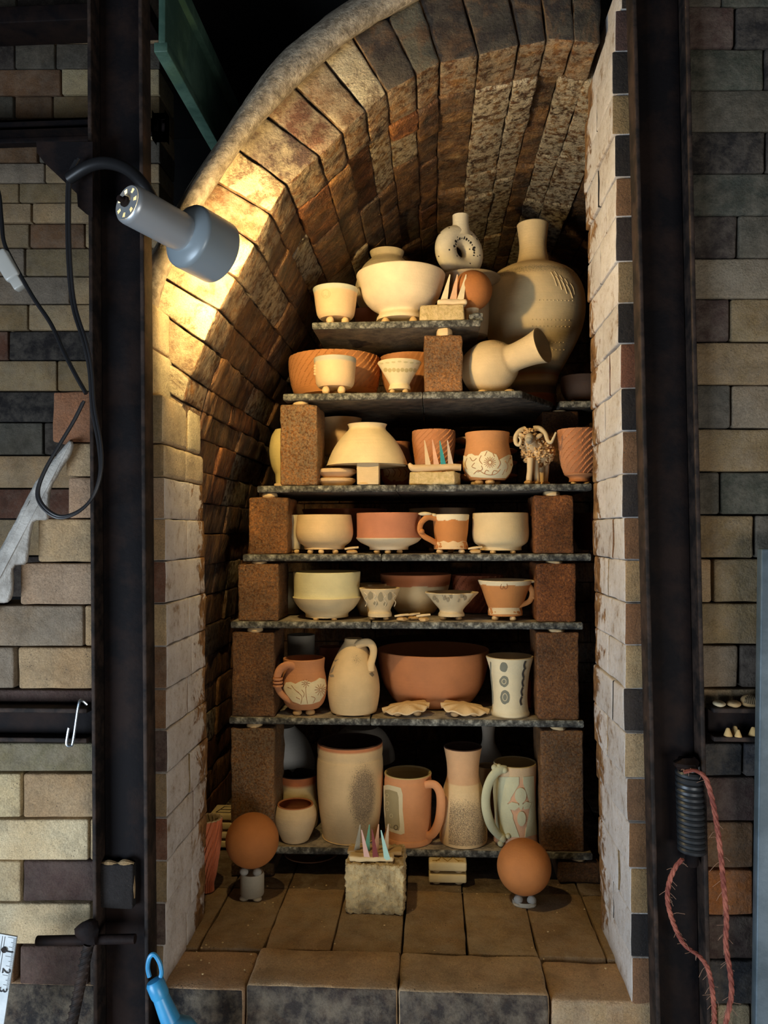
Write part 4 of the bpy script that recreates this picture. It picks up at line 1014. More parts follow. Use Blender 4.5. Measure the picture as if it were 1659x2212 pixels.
# ================================================================== POTS
CREAM = lin(232, 214, 180); WHITE_ = lin(236, 228, 208); BONE = lin(224, 198, 160); TERRA = lin(184, 116, 68); PINKT = lin(190, 128, 90); ORANGE = lin(178, 112, 56)
TAN = lin(206, 176, 132); GREYB = lin(176, 172, 152); OLIV = lin(150, 140, 100); YELW = lin(226, 218, 172); GREENW = lin(194, 198, 166); DARKT = lin(150, 92, 62); SLATE = lin(96, 98, 92); GLZ = lin(204, 206, 188); BROWNL = lin(140, 80, 40)
class Pot: pass
def interp(prof, z):
    if z <= prof[0][1]: return prof[0][0]
    for (r0, z0), (r1, z1) in zip(prof, prof[1:]):
        if z0 <= z <= z1: return r0 + (r1 - r0) * ((z - z0) / (z1 - z0) if z1 > z0 else 0)
    return prof[-1][0]
def pot(name, cat, label, key, cx, prof, col=CREAM, b=0.0, bands=None, mod=None, t=.0042, seg=72, wads=None, wr=.0062, open_=True, grp=None, parts=False, inner=None, colf=None, Y=None, smooth=3, maxc=.022, zb=None, wavy=0.0, wadcol=WADC, wadang=None, single=False, neckfloor=None):
    p = Pot(); rb, rm = prof[0][0], max(q[0] for q in prof)
    if Y is None:
        Y = YSF + .004 + b
        for _ in range(3): Y = YSF + .004 + b + (rb + rm) / 2 / sc(at(cx, 1148, Y))
    zs = SHELF[key] if zb is None else zb
    def zz(y): return at(cx, y, Y).z
    s_ = sc(at(cx, (prof[0][1] + prof[-1][1]) / 2, Y))
    c0 = zz(prof[0][1]) - zs; c0 = max(0.0, min(c0, maxc)); 
    if c0 < .0022: c0 = 0.0004
    q = crom(prof, smooth) if smooth else prof
    pr = []
    for i, (hw, y) in enumerate(q):
        z = zz(y)
        if i == 0: z = zs + c0
        elif z <= pr[-1][1] + .0002: z = pr[-1][1] + .0002
        pr.append((hw / s_, z))
    X = at(cx, 1148, Y).x
    p.X, p.Y, p.zs, p.zb, p.s, p.prof, p.c0 = X, Y, zs, zs + c0, s_, pr, c0
    p.base = Vector((X, Y, zs)); z0 = pr[0][1]
    bz = [(zz(yl), c) for yl, c in (bands or [])]
    base_c = col
    def cf(th, z, r_):
        if colf: return colf(th, z, r_, p)
        c = base_c
        for zl, cc in bz:
            if z > zl + wavy * (math.sin(5 * th + 1) * .6 + math.sin(11 * th) * .4): c = cc; break
        return c
    # the upper entries of bands are listed first
    full_ = [(0, z0)] + [(r_, z) for r_, z in pr]
    mm = (lambda th, z, r_: mod(th, z - z0, r_, p)) if mod else None
    mb = MB(); lathe(mb, [(a, b2 - zs) for a, b2 in full_], seg, p.base, mod=mm and (lambda th, z, r_: mm(th, z + zs, r_)), colf=lambda th, z, r_: cf(th, z + zs, r_))
    if open_:
        rt, zt = pr[-1]; fl = neckfloor or min(.006, (zt - z0) * .15); ip = []
        ip.append((rt - t * .15, zt + t * .35)); ip.append((rt - t * .6, zt + t * .4)); ip.append((rt - t, zt))
        for (r_, z) in reversed(pr[:-1]):
            if z < z0 + fl + .002: break
            ip.append((max(r_ - t, .002), z))
        ip.append((max(ip[-1][0] * .8, .001), z0 + fl)); ip.append((0, z0 + fl))
        ic = inner or (base_c if not bz else bz[0][1]); 
        lathe(mb, [(a, b2 - zs) for a, b2 in [pr[-1]] + ip], seg, p.base, mod=mm and (lambda th, z, r_: mm(th, z + zs, r_)), col=ic)
    else:
        rt, zt = pr[-1]; lathe(mb, [(rt, zt - zs), (0, zt - zs + .0008)], seg, p.base, col=bz[0][1] if bz else base_c)
    has_w = (c0 > .0025 and wads != 0)
    if not (has_w or parts) or single:
        o = mb.build(name, BISQUE, loc=p.base); tag(o, label, cat, grp); p.root = o; p.body = o; return p
    root = empty(name, p.base, label, cat, grp); p.root = root
    p.body = mb.build('body', BISQUE, root)
    if has_w:
        angs = wadang or (-.9, .75, math.pi)
        for a in angs:
            m2 = MB(); rr = max(rb / s_ - wr * .75, wr * .6)
            blob(m2, (X + math.sin(a) * rr, Y - math.cos(a) * rr, zs + c0 / 2), (wr, wr, c0 / 2 + .0006), wadcol, amp=.0008, freq=150, seg=12, rings=8); m2.build('wad', BISQUE, root)
    return p
def surf(p, x, y, off=0.0):
    Yd = p.Y - p.prof[-1][0] * .9
    for _ in range(7):
        q = at(x, y, Yd); r_ = interp(p.prof, q.z); dx = max(-r_ * .985, min(r_ * .985, q.x - p.X)); Yd = p.Y - math.sqrt(max(r_ * r_ - dx * dx, 1e-9))
    q = at(x, y, Yd); n = Vector((q.x - p.X, q.y - p.Y, 0)); n = n.normalized() if n.length else Vector((0, -1, 0))
    return q + n * off
def stroke(mb, p, pts, wpx, col, off=0.0, seg=6, smooth=4, flat=.6):
    q = crom(pts, smooth) if smooth and len(pts) > 2 else pts
    V = [surf(p, x, y, off) for x, y in q]
    tube(mb, V, wpx / 2 / p.s, seg, col, flat=flat, smooth=0, ref=(V[0] - Vector((p.X, p.Y, V[0].z))).normalized())
def patch(mb, p, poly, off, col, cen=None, rings=4, dense=2):
    q = []
    for a, b_ in zip(poly, poly[1:] + poly[:1]):
        for j in range(dense): q.append((a[0] + (b_[0] - a[0]) * j / dense, a[1] + (b_[1] - a[1]) * j / dense))
    c = cen or (sum(a[0] for a in q) / len(q), sum(a[1] for a in q) / len(q)); n = len(q)
    V = [surf(p, c[0], c[1], off)]; Fc = []
    for r_ in range(1, rings + 1):
        f = r_ / rings
        for (x, y) in q: V.append(surf(p, c[0] + (x - c[0]) * f, c[1] + (y - c[1]) * f, off))
    for (x, y) in q: V.append(surf(p, x, y, -.0006))
    for j in range(n): Fc.append([0, 1 + j, 1 + (j + 1) % n])
    for r_ in range(rings):
        o = 1 + r_ * n
        for j in range(n): Fc.append([o + j, o + n + j, o + n + (j + 1) % n, o + (j + 1) % n])
    # make faces look outwards whichever way the outline runs
    mb.add(V, Fc, col)
def oval(x, y, a, b_, n=14, rot=0, wob=0, seed=0):
    r_ = random.Random(seed); return [(x + math.cos(t) * a * math.cos(rot) * k - math.sin(t) * b_ * math.sin(rot) * k, y + math.cos(t) * a * math.sin(rot) * k + math.sin(t) * b_ * math.cos(rot) * k) for t, k in ((2 * math.pi * i / n, 1 + r_.uniform(-wob, wob)) for i in range(n))]
def handle(p, pts, w_, col, name='handle', flat=.55, seg=12, mat=None):
    """pts: (pixel x, pixel y, depth offset from the axis, half width in pixels)"""
    P_ = [at(x, y, p.Y + dy) for x, y, dy, _ in pts]; R_ = [r_ / p.s for *_, r_ in pts]
    mb = MB(); tube(mb, P_, R_, seg, col, flat=flat, smooth=6); return mb.build(name, mat or BISQUE, p.root)
def part(p, name, mb, label=None, mat=None): return mb.build(name, mat or BISQUE, p.root, label=label)
def flute(n, slope, depth, zlo=None, zhi=None):
    def f(th, z, r_, p):
        if zlo is not None and z < zlo: return r_
        if zhi is not None and z > zhi: return r_
        a = n * th + slope * z * n + .7 * math.sin(2.3 * th + z * 30) + .5 * math.sin(5.1 * th)
        u = (a / (2 * math.pi)) % 1.0
        return r_ - depth * (u ** .8)
    return f

# ---------------------------------------------------------------- topmost shelf
p = pot('cup', 'cup', 'small cream cup with a round stamp and pale wavy rim on the topmost shelf', 'A', 726, [(33, 690), (40, 681), (44, 658), (46.5, 638), (49, 627)], lin(232, 200, 158), bands=[(636, GLZ)], wavy=.0022, wads=1, wr=.008, wadang=(-.35, 1.0, math.pi), maxc=.02, parts=True)
mb = MB(); n_ = 20
stroke(mb, p, oval(704, 635, 9.5, 9, 20) + [(713.5, 635)], 1.8, lin(222, 190, 148), smooth=0); stroke(mb, p, [(698, 632), (699, 640), (703, 638), (706, 641), (710, 636), (709, 630)], 1.8, lin(222, 190, 148)); part(p, 'stamp', mb)
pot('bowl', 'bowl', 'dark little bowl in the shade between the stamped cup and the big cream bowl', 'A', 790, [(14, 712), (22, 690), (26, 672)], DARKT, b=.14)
lowb = pot('bowl', 'bowl', 'cream bowl hidden behind the big bowl, with another bowl upturned on its rim', 'A', 838, [(36, 716), (34, 705), (50, 680), (64, 655), (70, 634)], CREAM, b=.18)
pot('bowl', 'bowl', 'cream bowl turned upside down behind the big bowl, its foot ring on top', 'A', 838, [(71, 632), (70, 626), (64, 602), (52, 578), (37, 563), (33, 557), (36, 549), (37, 545)], lin(224, 208, 172), Y=lowb.Y, open_=False, zb=lowb.prof[-1][1] + .0026, maxc=.0004)
bb = pot('bowl', 'bowl', 'big cream bowl with a wide flared foot in the middle of the topmost shelf', 'A', 868, [(53, 695), (52, 688), (47, 680), (50, 674), (66, 664), (81, 646), (90, 622), (95, 604), (96, 597)], lin(236, 216, 182), t=.005, wads=1, wr=.009, wadang=(-.75, .65, math.pi))
# pierced ring vase standing on an upturned pot
sp = pot('pot', 'pot', 'grey flanged pot in the shade under the pierced ring vase', 'A', 1016, [(38, 735), (42, 700), (44, 640), (46, 622), (56, 611), (67, 606), (68, 602)], lin(176, 156, 128), b=.088, open_=False)
vY = sp.Y - .0; s_ = sc(at(993, 545, vY)); zt_ = sp.prof[-1][1] + .0012
root = empty('vase', (at(992, 545, vY).x, vY, zt_), 'white ring shaped vase pierced with small holes, narrow neck on top', 'vase')
RT = Matrix.Rotation(math.radians(38), 3, 'Z'); cen = Vector((at(992, 545, vY).x, vY, at(992, 545, vY).z)); Rm, rm_ = 37 / s_, 24 / s_
def ringp(u, v, off=0.0): 
    R2 = Rm * (1.0 + .18 * math.cos(u) ** 2 * 0); k = (rm_ + off)
    return cen + RT @ Vector(((R2 + k * math.cos(v)) * math.cos(u) * 1.02, k * math.sin(v) * .86, (R2 + k * math.cos(v)) * math.sin(u) * .93))
mb = MB(); V = []; Fc = []; NU, NV = 64, 28
for i in range(NU):
    for j in range(NV): V.append(ringp(2 * math.pi * i / NU, 2 * math.pi * j / NV))
for i in range(NU):
    for j in range(NV): Fc.append([i * NV + j, ((i + 1) % NU) * NV + j, ((i + 1) % NU) * NV + (j + 1) % NV, i * NV + (j + 1) % NV])
mb.add(V, Fc, WHITE_)
lathe(mb, [(0, 0), (.026, 0), (.026, .01), (.018, .02), (0, .03)], 24, (cen.x, cen.y, zt_), col=WHITE_)
mb.build('body', BISQUE, root)
mb = MB(); nb = Vector((at(995, 505, vY).x, vY, at(995, 508, vY).z)); nt_ = at(995, 466, vY).z - nb.z
lathe(mb, [(26 / s_, -.006), (21 / s_, .004), (17 / s_, nt_ * .6), (17.5 / s_, nt_), (15 / s_, nt_ + .001), (14 / s_, nt_ - .004), (14 / s_, nt_ * .3), (0, nt_ * .3)], 32, nb, col=WHITE_); mb.build('neck', BISQUE, root)
mb = MB(); rg = random.Random(4)
for i in range(46):
    u, v = rg.uniform(0, 2 * math.pi), rg.uniform(-2.6, .2)
    if i < 16: u = -.3 + i * .24; v = -2.05
    c_ = ringp(u, v, -.0006); d = (c_ - ringp(u, v, -.01)).normalized(); r_ = rg.uniform(.0016, .0036)
    blob(mb, c_, (r_, r_, .0009), (.02, .016, .012, 0), rot=d.to_track_quat('Z', 'Y').to_matrix(), seg=9, rings=5)
o = mb.build('dark_hole_spots', BISQUE, root); o['kind'] = 'stuff'  # flat dark blobs: the shade inside the holes is put into colour
# orange ball on its little stand
def ball(cx, cy, r, Y, label, col=ORANGE):
    c_ = at(cx, cy, Y); rr = r / sc(c_); mb = MB(); lathe(mb, [(math.sin(math.pi * i / 40) * rr, -math.cos(math.pi * i / 40) * rr) for i in range(41)], 72, c_, col=col)
    o = mb.build('ball', BISQUE, loc=c_); tag(o, label, 'ball'); return c_, rr
c_, rr = ball(1020, 628, 43, YSF + .052, 'orange terracotta ball behind the three cream cones on the topmost shelf')
h = c_.z - rr * .94 - SHELF['A']
mb = MB(); lathe(mb, [(0, 0), (.012, 0), (.012, h * .8), (.014, h), (.011, h), (.009, h - .004), (0, h - .004)], 28, (c_.x, c_.y, SHELF['A'] + .0004), col=CREAM); tag(mb.build('pedestal', BISQUE, loc=(c_.x, c_.y, SHELF['A'])), 'little clay stand under the orange ball, hidden by the soft brick', 'stand')
# cone packs
def cone(mb, base_px, tip_px, Yb, Yt, wpx, col):
    a = at(*base_px, Yb); b_ = at(*tip_px, Yt); s_ = sc(a); ax_ = (b_ - a); L_ = ax_.length; ax_.normalize(); e1 = Vector((1, 0, 0)); e1 = (e1 - ax_ * e1.dot(ax_)).normalized(); e2 = ax_.cross(e1); w_ = wpx / s_ / 2
    V = []
    a = a - ax_ * .004
    for (c0, k) in ((a, 1.0), (b_, .14)):
        for (x, y) in ((-1, -.75), (1, -.75), (0.05, 1.0)): V.append(c0 + e1 * x * w_ * k + e2 * y * w_ * k)
    mb.add(V, [[0, 1, 4, 3], [1, 2, 5, 4], [2, 0, 3, 5], [3, 4, 5], [2, 1, 0]], col)
def soft_brick(name, x0, x1, y0, key, depth, label, rot=0, b=0.0, mat=SOFTB, k=(8, 6, 4), amp=.0016, taper=None, yb=None, zb=None):
    Y = YSF + .002 + b; zb = SHELF[key] if zb is None else zb; a, c = at(x0, 1148, Y).x, at(x1, 1148, Y).x; zt = at((x0 + x1) / 2, y0, Y).z
    ce = Vector(((a + c) / 2, Y + depth / 2, (zb + zt) / 2)); mb = MB(); rbox(mb, ce, ((c - a) / 2, depth / 2, (zt - zb) / 2 - .0003), .004, RZ(rot), k, amp=amp, freq=70, taper=taper); o = mb.build(name, mat, loc=(ce.x, ce.y, zb)); tag(o, label, 'brick'); return ce, zt
ce, zt = soft_brick('soft_brick', 908, 1007, 657, 'A', .024, 'piece of pale yellow soft brick under the three cream cones, topmost shelf', taper=.95)
root = empty('cone_pack', (ce.x, ce.y, zt), 'cream clay pad with three upright cones, one of them pink, on the topmost shelf', 'cone pack')
def pad(x0, x1, y0, zb, Yc, root, h=None, col=WADC, rz=0, depth=.011, name='clay_pad'):
    a, c = at(x0, y0, Yc), at(x1, y0, Yc); zt = (a.z + c.z) / 2; n = 16; mb = MB()
    V, Fc, S, N = gbox((c.x - a.x) / 2, depth, (zt - zb) / 2, min(.006, (zt - zb) * .4), (14, 3, 2)); ce = Vector(((a.x + c.x) / 2, Yc + depth * .5, (zt + zb) / 2)); q = RZ(rz)
    mb.add([ce + q @ v + n_ * fnoise(ce + v, 60) * .0024 for v, n_ in zip(V, N)], Fc, col); mb.build(name, BISQUE, root); return zt
Yc = YSF + .014
pad(944, 1009, 646, zt + .0004, Yc, root, col=lin(228, 206, 170))
for bx, tx, ty, c in ((960, 972, 593, lin(228, 214, 176)), (979, 988, 593, lin(224, 178, 142)), (995, 1007, 593, lin(226, 210, 174))):
    mb = MB(); cone(mb, (bx, 646), (tx, ty), Yc + .004, Yc + .004, 15, c); mb.build('cone', CONEMAT, root, sharp=20, label='pink cone' if bx == 979 else 'cream cone')
mb = MB(); c_ = at(1028, 680, YSF + .02); rbox(mb, (c_.x, YSF + .022, SHELF['A'] + .0075), (.013, .012, .0072), .003, k=(5, 4, 3), amp=.0035, freq=110); tag(mb.build('shelf_crumb', LUMPM, loc=(c_.x, YSF + .022, SHELF['A'])), 'dark speckled crumb of broken shelf at the right end of the topmost shelf', 'crumb')

# ---------------------------------------------------------------- second level
pot('bowl', 'bowl', 'wide terracotta bowl carved with slanting flutes behind the three footed cream pot', 'B', 724, [(84, 858), (92, 842), (98, 815), (100, 790), (99, 777)], lin(200, 138, 86), b=.085, mod=flute(40, -9, .0030, zlo=.012), seg=280, smooth=14, t=.005)
p = pot('pot', 'pot', 'cream pot with three short feet and a grey blue rim on the second level', 'B', 724.5, [(35, 838), (41, 829), (43.5, 805), (45, 788), (46, 777)], lin(236, 206, 164), bands=[(786, lin(196, 194, 180))], wads=1, wr=.008, wadang=(-.62, .62, math.pi), parts=True)
mb = MB()
for yy in (790, 796, 802, 808): blob(mb, surf(p, 681.5, yy, .001), .003, lin(230, 200, 158))
part(p, 'sprig', mb)
pot('bowl', 'bowl', 'terracotta bowl with faint carved flutes behind the small cream bowl on the second level', 'B', 889, [(44, 862), (58, 835), (65, 800), (67, 775)], lin(196, 134, 84), b=.13, mod=flute(34, -7, .0014), seg=220, smooth=12)
p = pot('bowl', 'bowl', 'small flared cream bowl with a ring of olive dabs on the second level', 'B', 864.5, [(24, 843), (23, 836), (21.5, 831), (27, 820), (37, 803), (47.5, 785)], lin(230, 212, 170), wads=1, wr=.006, parts=True)
mb = MB()
for i in range(8): patch(mb, p, oval(833 + i * 9, 799 + (i % 2), 4.2, 4.6, 10), .0005, lin(192, 172, 120))
for i in range(7): patch(mb, p, oval(824 + i * 13, 785 + abs(3 - i) * 1.3 - 4, 4.5, 2.0, 8), .0005, lin(204, 188, 140))
part(p, 'painted_dabs', mb, 'olive dabs')
# vase lying on its side
Yv = YSF + .062; cv = at(1062, 786, Yv); s_ = sc(cv); av = Vector((.80, -.53, .24)).normalized(); qv = av.to_track_quat('Z', 'Y').to_matrix()
prof = crom([(0, -55), (38, -55), (46, -48), (55, -25), (58, 0), (52, 24), (40, 42), (31.5, 50), (29, 60), (30, 82), (33, 104), (38, 124)], 5); prof = [(r_ / s_, z / s_) for r_, z in prof]
ipf = [((r_ * s_ - 3.2) / s_, z) for r_, z in reversed(prof) if z * s_ > -50 and r_ * s_ > 10]
zmin = min((cv + qv @ Vector((math.sin(t) * r_, -math.cos(t) * r_, z))).z for r_, z in prof for t in (i * .2 for i in range(32)))
dz = SHELF['B'] + .0035 - zmin; cv = cv + Vector((0, 0, dz))
root = empty('vase', (cv.x, cv.y, SHELF['B']), 'round cream vase lying on its side, open neck pointing up and right', 'vase')
mb = MB(); lathe(mb, prof + ipf + [(0, -48 / s_)], 80, cv, qv, colf=lambda t, z, r_: (*lin(222, 196, 152)[:3], 1.0 * math.exp(-((z * s_ - 38) / 20) ** 2 - ((t - math.pi) / .9) ** 2))); mb.build('body', BISQUE, root)
for x in (1043, 1101):
    mb = MB(); q = at(x, 840, Yv - .035); blob(mb, (q.x, Yv - .03, SHELF['B'] + .004), (.0105, .012, .0042), WADC, amp=.001, freq=90); mb.build('wad', BISQUE, root)
# the big bottle vase
VB = lin(242, 216, 168)
def vcol(th, z, r_, p):
    y = 858 - (z - p.zs) * p.s
    c = VB
    if y > 812: c = lin(176, 108, 70) if y > 828 else lin(128, 112, 92)
    elif 770 < y < 786: c = lin(150, 140, 116)
    elif 786 <= y < 798: c = lin(186, 130, 92)
    return (c[0], c[1], c[2], .85 * math.exp(-((y - 580) / 12) ** 2))
p = pot('vase', 'vase', 'tall big bellied bottle vase with a flared neck, right of the topmost shelf', 'B', 1156, [(46, 868), (48, 858), (46, 850), (52, 815), (68, 785), (93, 738), (107, 697), (110, 658), (104, 625), (88, 598), (60, 581), (38, 572), (31, 552), (29, 530), (31.5, 505), (34, 487)], VB, Y=.635, colf=vcol, seg=90, parts=True, t=.005, maxc=.006)
mb = MB()
for yy, x0, x1 in ((648, 1165, 1240), (690, 1150, 1238), (704, 1150, 1238), (739, 1185, 1225), (755, 1186, 1222)):
    x = x0
    while x < x1: blob(mb, surf(p, x, yy + (x - x0) * .02, .0002), .0014, VB, seg=7, rings=5); x += 8
o = part(p, 'dotted_lines', mb); o['kind'] = 'stuff'
mb = MB()
for (x, y) in ((1196, 596), (1207, 604), (1218, 612), (1230, 622)):
    stroke(mb, p, [(x - 6, y - 8), (x, y + 2), (x + 5, y + 16), (x + 7, y + 22)], 3.4, VB, flat=.8); stroke(mb, p, [(x + 2, y - 10), (x + 8, y + 0), (x + 11, y + 14)], 2.4, VB, flat=.8)
part(p, 'finger_marks', mb)
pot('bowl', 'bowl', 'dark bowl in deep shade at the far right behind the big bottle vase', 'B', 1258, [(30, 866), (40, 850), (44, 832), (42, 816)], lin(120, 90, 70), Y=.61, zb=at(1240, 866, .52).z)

# ---------------------------------------------------------------- third level
mb = MB(); q = at(592, 1035, YSF + .03); rbox(mb, (q.x + .02, YSF + .15, SHELF['C'] + .0062), (.038, .032, .006), .0035, k=(4, 4, 2), col=WADC, amp=.0015, freq=60); tag(mb.build('clay_slab', BISQUE, loc=(q.x + .02, YSF + .15, SHELF['C'])), 'small clay slab at the left end of the third level, under the yellow pot', 'clay slab'); slabz = SHELF['C'] + .0126
pot('pot', 'pot', 'pale yellow round pot half hidden behind the tall speckled post', 'C', 622, [(26, 1026), (31, 1018), (37, 1000), (40, 972), (36, 945), (28, 930)], lin(232, 216, 150), b=.118, zb=slabz, maxc=.0004)
pl_a = pot('plate', 'plate', 'lower of two thick cream plates between the speckled post and the pedestal', 'C', 725, [(30, 1049), (43, 1041), (43.5, 1036), (40, 1034)], lin(216, 186, 148), b=.02, open_=False, smooth=1, zb=SHELF['C'] + .0004, maxc=.0004)
pl_b = pot('plate', 'plate', 'upper of two thick cream plates, its tilted rim in front of the dark', 'C', 727, [(28, 1031), (43, 1022), (43.5, 1017), (40, 1014)], lin(220, 190, 152), b=.02, open_=False, smooth=1, zb=pl_a.prof[-1][1] + .0008, maxc=.014, wads=1, wr=.007)
pc = pot('pedestal', 'stand', 'hidden clay stand behind the two cream plates, carrying the cream pot', 'C', 742, [(20, 1060), (20, 985)], lin(150, 120, 90), b=.155, open_=False, smooth=0)
pot('pot', 'pot', 'cream straight sided pot with a flat flanged top, behind the upturned bowl', 'C', 738, [(40, 978), (41, 940), (39.5, 918), (43, 910), (44, 905)], lin(216, 184, 142), Y=pc.Y, zb=pc.prof[-1][1] + .0009, maxc=.0004, open_=False, smooth=1)
# upturned bowl on a square pedestal
a, c = at(773, 1148, YSF + .02).x, at(820, 1148, YSF + .02).x; zt = at(797, 1003, YSF + .03).z
root = empty('pedestal', ((a + c) / 2, YSF + .024, SHELF['C']), 'square cream clay pedestal holding up the upturned bowl on the third level', 'stand')
mb = MB(); rbox(mb, ((a + c) / 2, YSF + .024, (SHELF['C'] + zt + .02) / 2 + .0006), ((c - a) / 2, (c - a) / 2, (zt + .02 - SHELF['C']) / 2 - .0006), .0016, k=(2, 2, 4), col=lin(222, 196, 154), amp=.0006); mb.build('block', BISQUE, root)
mb = MB(); q = at(786, 1044, YSF + .02); blob(mb, (q.x, YSF + .002, SHELF['C'] + .0022), (.010, .006, .0022), WADC); mb.build('wad', BISQUE, root)
ub = pot('bowl', 'bowl', 'wide cream bowl turned upside down on a square pedestal, third level', 'C', 794, [(88, 1006), (86, 1001), (76, 976), (62, 953), (48, 937), (42, 931), (39.5, 926), (41, 920), (43, 917.5)], lin(234, 214, 172), Y=YSF + .074, zb=zt - .006, maxc=.0059, open_=False, single=True)
# give it its hollow: inner shell
mb = MB(); pr = ub.prof
lathe(mb, [(pr[0][0], pr[0][1]), (pr[0][0] - .004, pr[0][1])] + [(max(r_ - .0045, .001), z - .0035) for r_, z in pr[3:16]] + [(0, pr[16][1] - .004)], 72, (ub.X, ub.Y, 0), col=lin(214, 190, 148)); 
mb.build('hollow', BISQUE, ub.root)
p = pot('cup', 'cup', 'terracotta cup with a carved white lower half in the shade behind the upturned bowl', 'C', 858, [(24, 1052), (33, 1034), (35, 1008), (30, 985), (27, 970), (29, 957)], PINKT, b=.175, parts=True, bands=[(1004, PINKT)], inner=PINKT)
p.body.data.color_attributes['Col']
mb = MB(); patch(mb, p, [(828, 1010), (838, 1004), (850, 1007), (862, 1003), (876, 1008), (888, 1006), (886, 1030), (870, 1040), (845, 1040), (830, 1028)], .0006, BONE)
for s0 in (0, 1, 2, 3): stroke(mb, p, [(836 + s0 * 12, 1012), (842 + s0 * 12, 1020), (838 + s0 * 12, 1030)], 1.2, BROWNL, .0008)
part(p, 'slip_band', mb, 'carved white slip')
pot('cup', 'cup', 'terracotta cup carved with slanting flutes behind the four coloured cones', 'C', 938, [(30, 1052), (35, 1040), (40, 1010), (45, 975), (47.5, 950), (47, 933)], lin(198, 134, 86), b=.075, mod=flute(22, -24, .0026, zlo=.01), seg=240, smooth=16)
# soft brick with four cones
Yb = YSF + .004
ce, zt = soft_brick('soft_brick', 889, 992, 1018, 'C', .055, 'chunk of yellow soft brick turned cornerwise under the four coloured cones, third level', rot=math.radians(-14), amp=.002)
root = empty('cone_pack', (ce.x, ce.y, zt), 'clay roll holding four thin cones, one of them teal, on the third level', 'cone pack'); Yc = YSF + .016
mb = MB(); tube(mb, [at(884, 1001, Yc), at(892, 1011, Yc), at(915, 1011.5, Yc), at(945, 1010, Yc), at(975, 1009, Yc), at(996, 1010, Yc)], [.003, .0072, .0078, .0072, .0072, .0068], 14, lin(214, 184, 142)); 
mb.v = [(x, y, max(z, zt + .0003)) for x, y, z in mb.v]; mb.build('clay_pad', BISQUE, root)
for bx, tx, ty, c, l in ((925, 917, 951, lin(214, 188, 150), 'tan cone'), (943, 934, 950, lin(216, 168, 138), 'pink cone'), (958, 950, 952, lin(40, 140, 146), 'teal cone'), (974, 966.5, 951, lin(196, 172, 150), 'grey pink cone')):
    mb = MB(); cone(mb, (bx, 1007), (tx, ty), Yc, Yc, 13, c); mb.build('cone', CONEMAT, root, sharp=20, label=l)
# flower pot
SLIP = lin(236, 222, 184)
def flower_cup_bands(p): pass
p = pot('pot', 'pot', 'terracotta pot with a carved white flower band, left of the ram figurine', 'C', 1054, [(37, 1038), (44, 1031), (51, 1018), (53.5, 1003), (51, 985), (47.5, 968), (46, 953), (48, 937)], lin(202, 140, 86), bands=[(1034, lin(202, 140, 86))], wads=1, wr=.0095, wadang=(-.75, .1, math.pi), parts=True, wadcol=lin(196, 160, 110), maxc=.016)
mb = MB()
band = [(1002, 984), (1008, 986), (1013, 981), (1020, 980), (1026, 984), (1034, 984), (1040, 976), (1052, 973), (1062, 978), (1072, 982), (1078, 994), (1090, 990), (1098, 982), (1105, 984), (1107, 1006), (1101, 1022), (1092, 1033), (1070, 1033), (1040, 1032), (1018, 1030), (1006, 1018), (1001, 1002)]
patch(mb, p, band, .0009, SLIP, cen=(1054, 1006), rings=8, dense=4); sb = part(p, 'slip_band', mb, 'carved white slip band')
mb = MB(); LINE = lin(170, 112, 64)
for i in range(16):
    a = math.pi * 2 * i / 16; stroke(mb, p, [(1058 + math.cos(a) * 5, 999 + math.sin(a) * 5), (1058 + math.cos(a) * 13, 999 + math.sin(a) * 12)], 1.3, LINE, .0012)
for pts in ([(1040, 984), (1036, 994), (1042, 1003)], [(1052, 975), (1047, 985)], [(1064, 979), (1068, 987)], [(1076, 991), (1080, 1001), (1074, 1012)], [(1032, 1020), (1042, 1014), (1040, 1006)], [(1024, 1024), (1034, 1016), (1044, 1022), (1056, 1026), (1070, 1024), (1080, 1014)],
            [(1010, 990), (1006, 1002), (1010, 1014)], [(1016, 988), (1022, 996), (1030, 990)], [(1090, 996), (1096, 1006), (1092, 1020)], [(1100, 990), (1096, 1000)], [(1026, 1000), (1020, 1008), (1028, 1012)], [(1084, 1026), (1090, 1014)], [(1046, 1024), (1050, 1016), (1056, 1018)], [(1062, 1026), (1066, 1017), (1074, 1018)]):
    stroke(mb, p, pts, 1.5, LINE, .0012)
stroke(mb, p, oval(1058, 999, 4, 4, 10) + [(1062, 999)], 1.4, LINE, .0012, smooth=0)
mb.build('incised_lines', BISQUE, sb, label='brown incised lines')
zprev = SHELF['C'] + .0004
for i, lab in enumerate(('lowest plate of the terracotta stack behind the flower pot', 'second plate from the bottom of the terracotta stack behind the flower pot', 'third plate from the bottom of the terracotta stack behind the flower pot', 'top plate, the palest, of the terracotta stack behind the flower pot')):
    yb = (1040, 1012, 987, 962)[i]; pp = pot('plate', 'plate', lab, 'C', 1050, [(40, yb), (66, yb - 9), (68, yb - 13), (65, yb - 14)], lin(200, 140, 100) if i < 3 else lin(210, 180, 140), Y=YSF + .19, open_=False, smooth=1, zb=zprev, maxc=.018, wads=1, wr=.008, grp='stacked plates behind the flower pot'); zprev = pp.prof[-1][1] + .0009
